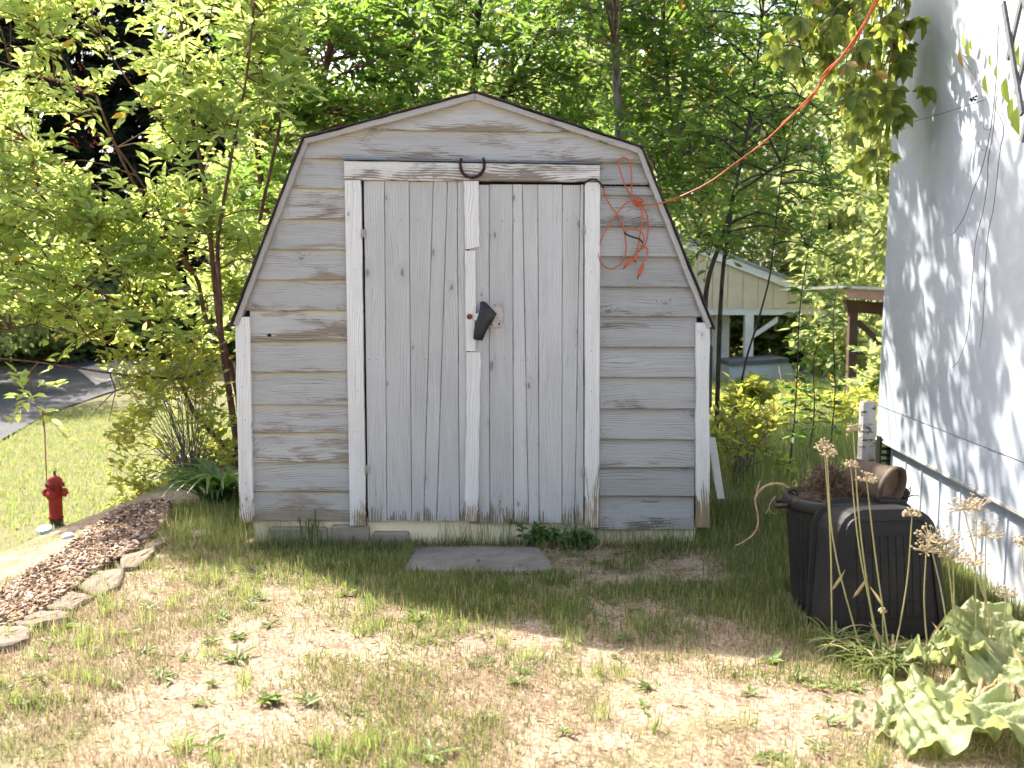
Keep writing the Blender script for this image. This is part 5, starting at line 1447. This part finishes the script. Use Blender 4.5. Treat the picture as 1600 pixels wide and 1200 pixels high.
# fallen straw and leaf bits
n = 3600; q = np.stack([rng.uniform(-2.2, 2.0, n), rng.uniform(-2.9, .1, n)], -1); q = q[keep(q)]; n = len(q)
a = rng.uniform(0, 6.28, n); V, F = leaves(np.c_[q, gz(q[:, 0], q[:, 1]) + rng.uniform(.004, .02, n)], np.stack([np.cos(a), np.sin(a), rng.normal(0, .15, n)], -1), np.stack([rng.normal(0, .4, n), rng.normal(0, .4, n), np.ones(n)], -1), rng.uniform(.008, .032, n), rng.uniform(.002, .007, n))
props(np_mesh('leaf_litter', V, F, m_leaf('litter', (.16, .095, .055), (.46, .36, .22), (.25, .17, .09), .15, .8, .1, (.09, .06, .04), .18)), 'dry leaf bits and straw lying on the lawn', 'litter', kind='stuff')

# ---------------- creeper hanging off the far corner of the home, stems on its wall
M_vst = m_plain('vine_stem', (.13, .095, .07), .9, .3, 40)
def creeper():
    t = thing('creeper_vine', 'leafy creeper with a few orange leaves hanging beside the mobile home corner', 'vine', atY(1400, 300, .35)); mb = MB(); PP, DD, UU, SS = [], [], [], []
    for (x0, y0, x1, y1) in ((1420, -40, 1385, 265), (1400, -40, 1365, 215), (1425, -30, 1402, 285), (1380, -50, 1330, 165), (1345, -50, 1262, 95), (1410, -40, 1350, 190), (1430, -20, 1398, 190), (1330, -60, 1300, 80), (1400, -30, 1382, 150), (1360, -45, 1335, 110), (1300, -60, 1245, 75), (1370, -60, 1310, 120), (1390, -60, 1375, 240)):
        Y = rnd.uniform(-.1, .7); x0 -= 14; x1 -= 14; P = smooth([atY(x0, y0, Y), atY((x0 + x1) / 2 + rnd.uniform(-12, 12), (y0 + y1) / 2, Y - .05), atY(x1, y1, Y)], 10); mb.tube(P, (.004, .002), 4)
        for i in range(2, len(P)):
            for r_ in range(1 if i % 4 else 0):
                c = P[i] + rng.normal(0, .06, 3); a0 = rnd.uniform(0, 6.28); fac = np.array([math.cos(a0), math.sin(a0), 0])
                for k in range(5):
                    b = (k - 2) * .62; sd = np.array([-fac[1], fac[0], 0])
                    PP.append(c); DD.append(np.array([0, 0, -1.0]) * math.cos(b) + sd * math.sin(b) + fac * .25); UU.append(fac + rng.normal(0, .15, 3)); SS.append(rnd.uniform(.075, .125) * (1 - .10 * abs(k - 2)))
    SS = np.array(SS); V, F = leaves(np.array(PP), np.array(DD), np.array(UU), SS, SS * .55)
    mb.build('stems', M_redstem, t); np_mesh('leaves', V, F, L_creep, t)
    t = thing('wall_vine', 'thin bare vine stems hanging on the mobile home wall', 'vine', onwall(1555, 300, .03)); 
    for k, pl in enumerate(([(1560, 40), (1556, 130), (1548, 200), (1535, 260), (1520, 300), (1508, 335), (1495, 358), (1485, 367), (1476, 364)], [(1557, 150), (1551, 210), (1544, 250), (1543, 285), (1536, 330), (1524, 380), (1519, 440), (1516, 480), (1512, 520), (1500, 560), (1487, 575)],
                            [(1500, 85), (1530, 130), (1553, 165), (1568, 200), (1562, 240), (1553, 320), (1545, 360), (1540, 410), (1536, 500), (1530, 545)], [(1538, 40), (1530, 70), (1548, 100)], [(1500, 85), (1525, 95), (1537, 102)], [(1524, 110), (1523, 135), (1522, 148)], [(1538, 190), (1537, 200), (1545, 203), (1550, 196)], [(1528, 222), (1532, 232), (1538, 236)])):
        m = MB(); m.tube(smooth([onwall(x, y, .025 + .012 * math.sin(i * 1.9 + k)) for i, (x, y) in enumerate(pl)], 5), (.0020 if k < 3 else .0014, .0011), 5); m.build('stem', M_vst, t)
    PP = []; DD = []; UU = []; LL = []
    for x, y, dx, dy, s in ((1500, 75, -.4, 1, .10), (1540, 115, -.1, 1, .09), (1557, 102, .1, 1, .06), (1513, 62, .1, 1, .09), (1548, 85, 0, 1, .06), (1518, 60, .4, 1, .06), (1505, 50, -.3, 1, .09), (1585, 55, 0, 1, .1), (1592, 70, .4, 1, .1), (1582, 150, 0, 1, .13), (1572, 120, -.3, 1, .12), (1590, 165, .2, 1, .12)):
        PP.append(onwall(x, y, .06)); DD.append([-dx * .4, -dx * .5, -dy]); UU.append([-1, rnd.uniform(-.3, .3), .3]); LL.append(s)
    LL = np.array(LL); V, F = leaves(np.array(PP), np.array(DD, float), np.array(UU, float), LL, LL * .5); np_mesh('leaves', V, F, L_creep, t)
    m = MB(); c = onwall(1523, 152, .03)
    for k in range(7): p = c + rng.normal(0, .010, 3); m.lathe([(.0001, -.006), (.005, -.003), (.006, 0), (.005, .003), (.0001, .006)], p, 7)
    props(m.build('berries', M_blk, t, True), kind='stuff')
creeper()

# ---------------- allium stalks, grass clump and rhubarb, lower right
M_stalk = m_leaf('dry_stalk', (.30, .30, .12), (.44, .40, .20), (.40, .38, .16), .2, .55, .25)
M_seed = m_leaf('seed_head', (.40, .32, .20), (.57, .48, .33), (.42, .34, .2), .25, .8, .1)
def stalk(x0, y0, x1, y1, d0, d1, label, head=.032, bow=8):
    a = atY(x0, y0, CAM[1] + d0); a[2] = gzf(a[0], a[1]); b = atY(x1, y1, CAM[1] + d1)
    mid = (a * .45 + b * .55) + np.array([bow / FPX * d0, 0, 0])
    t = thing('seed_stalk', label, 'seed stalk', a, 'dry seed stalks by the bins'); m = MB(); m.tube(smooth([a, mid, b], 9), (.0030, .0018), 6); m.build('stem', M_stalk, t, True)
    m = MB()
    for k in range(34):
        d = rng.normal(0, 1, 3); d[2] = abs(d[2]) * .9 - .15; d /= np.linalg.norm(d); e = b + d * head * rnd.uniform(.7, 1.25)
        m.tube([b, e], (.0009, .0009), 3, cap=False); r = .0042 * rnd.uniform(.7, 1.2)
        m.lathe([(.0001, -r), (r, -r * .3), (r, r * .4), (.0001, r)], e, 5)
    m.build('seed_head', M_seed, t)
    if rnd.random() < .7:
        p = a * .7 + b * .3; L = np.array([.10]); V, F = leaves(np.array([p]), np.array([[rnd.choice([-.6, .6]), -.2, 1.0]]), np.array([[0, -1, .3]]), L, np.array([.012])); np_mesh('leaf', V, F, M_grn, t)
for a in ((1300, 1035, 1288, 700, 3.5, 3.5, 'leftmost tall dry seed stalk before the round bin', .028, 4), (1348, 1040, 1292, 712, 3.45, 3.45, 'seed stalk crossing the round bin, second from left', .028, -14), (1372, 1035, 1333, 672, 3.45, 3.45, 'tallest dry seed stalk rising between the two bins', .022, -6),
          (1380, 1042, 1329, 728, 3.4, 3.4, 'seed stalk beside the tallest one, lower head', .024, -8), (1392, 1045, 1354, 750, 3.4, 3.4, 'seed stalk with bushy head before the flower pot', .030, -2), (1393, 1050, 1425, 806, 3.35, 3.35, 'lone seed stalk leaning right across the tub', .026, 6),
          (1455, 1030, 1447, 862, 3.3, 3.3, 'seed stalk with pinkish head before the tub edge', .042, -6), (1492, 1080, 1452, 842, 3.15, 3.2, 'curved seed stalk with large head crossing its neighbour', .045, 6), (1500, 1075, 1478, 850, 3.15, 3.2, 'seed stalk with the broadest pale head', .048, 2), (1512, 1080, 1489, 872, 3.1, 3.15, 'short seed stalk under the broadest head', .045, -6),
          (1530, 1100, 1526, 796, 3.1, 3.15, 'sunlit seed stalk against the white skirting', .045, -4), (1560, 1120, 1506, 797, 3.05, 3.1, 'leaning seed stalk with loose head on the skirting', .045, 10), (1538, 1095, 1540, 836, 3.1, 3.1, 'seed stalk with fluffy head just right of its neighbours', .048, 0), (1580, 1125, 1520, 882, 3.0, 3.05, 'low seed stalk leaning left over the rhubarb', .040, 8),
          (1600, 1080, 1572, 930, 3.0, 3.0, 'short arching stalk near the right photo edge', .03, -14), (1605, 1130, 1597, 850, 2.9, 2.95, 'outermost seed stalk at the right photo edge', .03, 4), (1380, 1035, 1379, 955, 3.45, 3.45, 'shortest stalk with a small bud before the tub', .010, 0)):
    stalk(*a)
straps('grass_clump', 'lush green grass clump at the foot of the black tub', [on_ground(1330, 1030), on_ground(1360, 1045), on_ground(1385, 1040), on_ground(1310, 1020), on_ground(1400, 1060)], 190, .22, .008, M_grn, 'grass', .75, .75)
straps('grass_clump', 'thin upright grass tuft between tub and rhubarb', [on_ground(1425, 1030), on_ground(1445, 1035)], 40, .17, .006, M_grn, 'grass', .4, .9)
M_rhu = m_leaf('rhubarb_leaf', (.15, .21, .065), (.30, .35, .13), (.42, .47, .13), .32, .5, .3)
def m_rhub():
    k = NT('rhubarb_blade'); p = k.pos(); a = k.noise(p, 9, 5, .6); b = k.noise(p, 40, 3)
    c = k.mix(k.ramp(a, .30, .70), (.27, .31, .135), (.36, .39, .20)); c = k.mix(k.math('MULTIPLY', k.ramp(k.noise(p, 7, 5), .60, .72), .6), c, (.36, .24, .12)); k.bump(k.math('ADD', a, k.math('MULTIPLY', b, .4)), .8, .02)
    k.fin(c, .5, 0, .35); tr = k.n('BsdfTranslucent', {'Color': (.46, .52, .2)}); mx = k.n('MixShader', {0: .35, 1: k.b.outputs[0], 2: tr.outputs[0]}); k.t.links.new(mx.outputs[0], k.out.inputs[0]); return k.m
M_rb = m_rhub(); M_rstalk = m_plain('rhubarb_stalk', (.36, .22, .11), .6, .3, 12)
rb0 = atY(1520, 1120, CAM[1] + 2.85); rb0[2] = gzf(rb0[0], rb0[1])
rh = thing('rhubarb_plant', 'sunlit rhubarb with big crinkled pale green leaves, lower right', 'rhubarb', rb0)
for (x, y, d, L, W, az, el, fold) in ((1440, 1096, 3.0, .32, .28, 200, -.08, .12), (1385, 1122, 2.95, .34, .20, 190, -.10, .08), (1535, 985, 3.15, .24, .26, 80, .9, .4), (1500, 1015, 3.1, .18, .18, 160, .3, .5), (1452, 1030, 3.2, .16, .15, 150, .1, .6), (1500, 1090, 2.95, .28, .24, 150, -.05, .25), (1575, 1030, 3.0, .24, .22, 40, .6, .4), (1470, 1140, 2.75, .32, .28, 210, -.1, .2), (1570, 1130, 2.7, .28, .24, 300, .0, .3), (1360, 1145, 2.85, .24, .18, 185, -.12, .1)):
    c = atY(x, y, CAM[1] + d); az = math.radians(az); D = np.array([math.cos(az), math.sin(az), el]); D /= np.linalg.norm(D); S = np.cross(D, [0, 0, 1.0]); S /= np.linalg.norm(S); N = np.cross(S, D)
    m = MB(); rows = []; nu, nv = 40, 25; ph = rnd.uniform(0, 6)
    for i in range(nu):
        u = i / (nu - 1); hw = W * .5 * (math.sin(math.pi * min(1, .12 + u * .86)) ** .75) * (1.15 - .4 * u); row = []
        for j in range(nv):
            v = 2 * j / (nv - 1) - 1
            ruf = .030 * abs(v) ** 1.6 * math.sin(u * 17 + ph + 2.2 * v) + .010 * math.sin(u * 41 + v * 9 + ph) * (1 - v * v * .4) + .011 * abs(math.sin((u * 5 - abs(v) * 1.6) * math.pi)) - .010 * math.exp(-(v / .06) ** 2)
            row.append(c + D * (u - .5) * L + S * hw * v * (1 + .06 * math.sin(u * 29 + ph)) + N * (fold * hw * abs(v) + ruf - .22 * L * (u - .4) ** 2))
        rows.append(row)
    m.quadstrip(rows); m.build('leaf', M_rb, rh, True)
    m = MB(); m.tube(smooth([rb0 + rng.normal(0, .03, 3) * np.array([1, 1, 0]), (rb0 + c - D * L * .5) / 2 + np.array([0, 0, .04]), c - D * L * .48, c - D * L * .2 - N * .006], 5), (.010, .004), 6); m.build('leaf_stalk', M_rstalk, rh, True)
# weed against the doors, tall weed at the left
def small_weed(px, py, label, h, n, size, Y=-.10):
    g_ = atY(px, py, Y); g_[2] = gzf(g_[0], Y); t = thing('weed', label, 'weed', g_); mb = MB(); PP, DD, UU = [], [], []
    for s in range(n):
        top = g_ + np.array([rnd.uniform(-.12, .12), rnd.uniform(-.03, .03), h * rnd.uniform(.5, 1.1)]); P = smooth([g_, (g_ + top) / 2 + np.array([rnd.uniform(-.03, .03), 0, .03]), top], 5); mb.tube(P, (.002, .001), 4)
        for i in range(3, len(P)):
            for k in range(2): PP.append(P[i]); DD.append(rng.normal(0, 1, 3) + np.array([0, -.3, .1])); UU.append(np.array([0, -.5, 1.0]) + rng.normal(0, .3, 3))
    L = rng.uniform(.7, 1.2, len(PP)) * size; V, F = leaves(np.array(PP), np.array(DD), np.array(UU), L, L * .6); mb.build('stem', M_stick, t); np_mesh('leaves', V, F, L_lily, t)
small_weed(818, 850, 'small green weed climbing before the right door foot', .16, 4, .038)
small_weed(850, 852, 'low leafy weed with dry runners under the right door', .10, 5, .040)
small_weed(915, 852, 'dark green weed clump below the right door jamb', .08, 6, .045)
straps('tall_weed', 'thin upright grassy weed before the left siding', [np.array([*atZ(487, 852, 0)[:2], 0.0])], 16, .36, .006, M_grn, 'weed', .22, 1.25)
m = MB(); g0 = atY(870, 850, -.09)
t = thing('dry_runner', 'tangled dry vine runners on the cream base under right door', 'vine', (g0[0], -.09, 0))
for pl in ([(848, 845), (845, 828), (853, 822), (870, 836), (885, 830), (878, 842)], [(850, 820), (866, 838), (880, 842), (888, 832), (872, 822)], [(862, 818), (856, 832), (868, 846)], [(910, 846), (918, 832), (930, 830), (934, 842)], [(958, 848), (964, 832), (974, 836)]):
    m = MB(); m.tube(smooth([atY(x, y, -.06) for x, y in pl], 6), (.0022, .0015), 5); m.build('runner', M_stick, t)
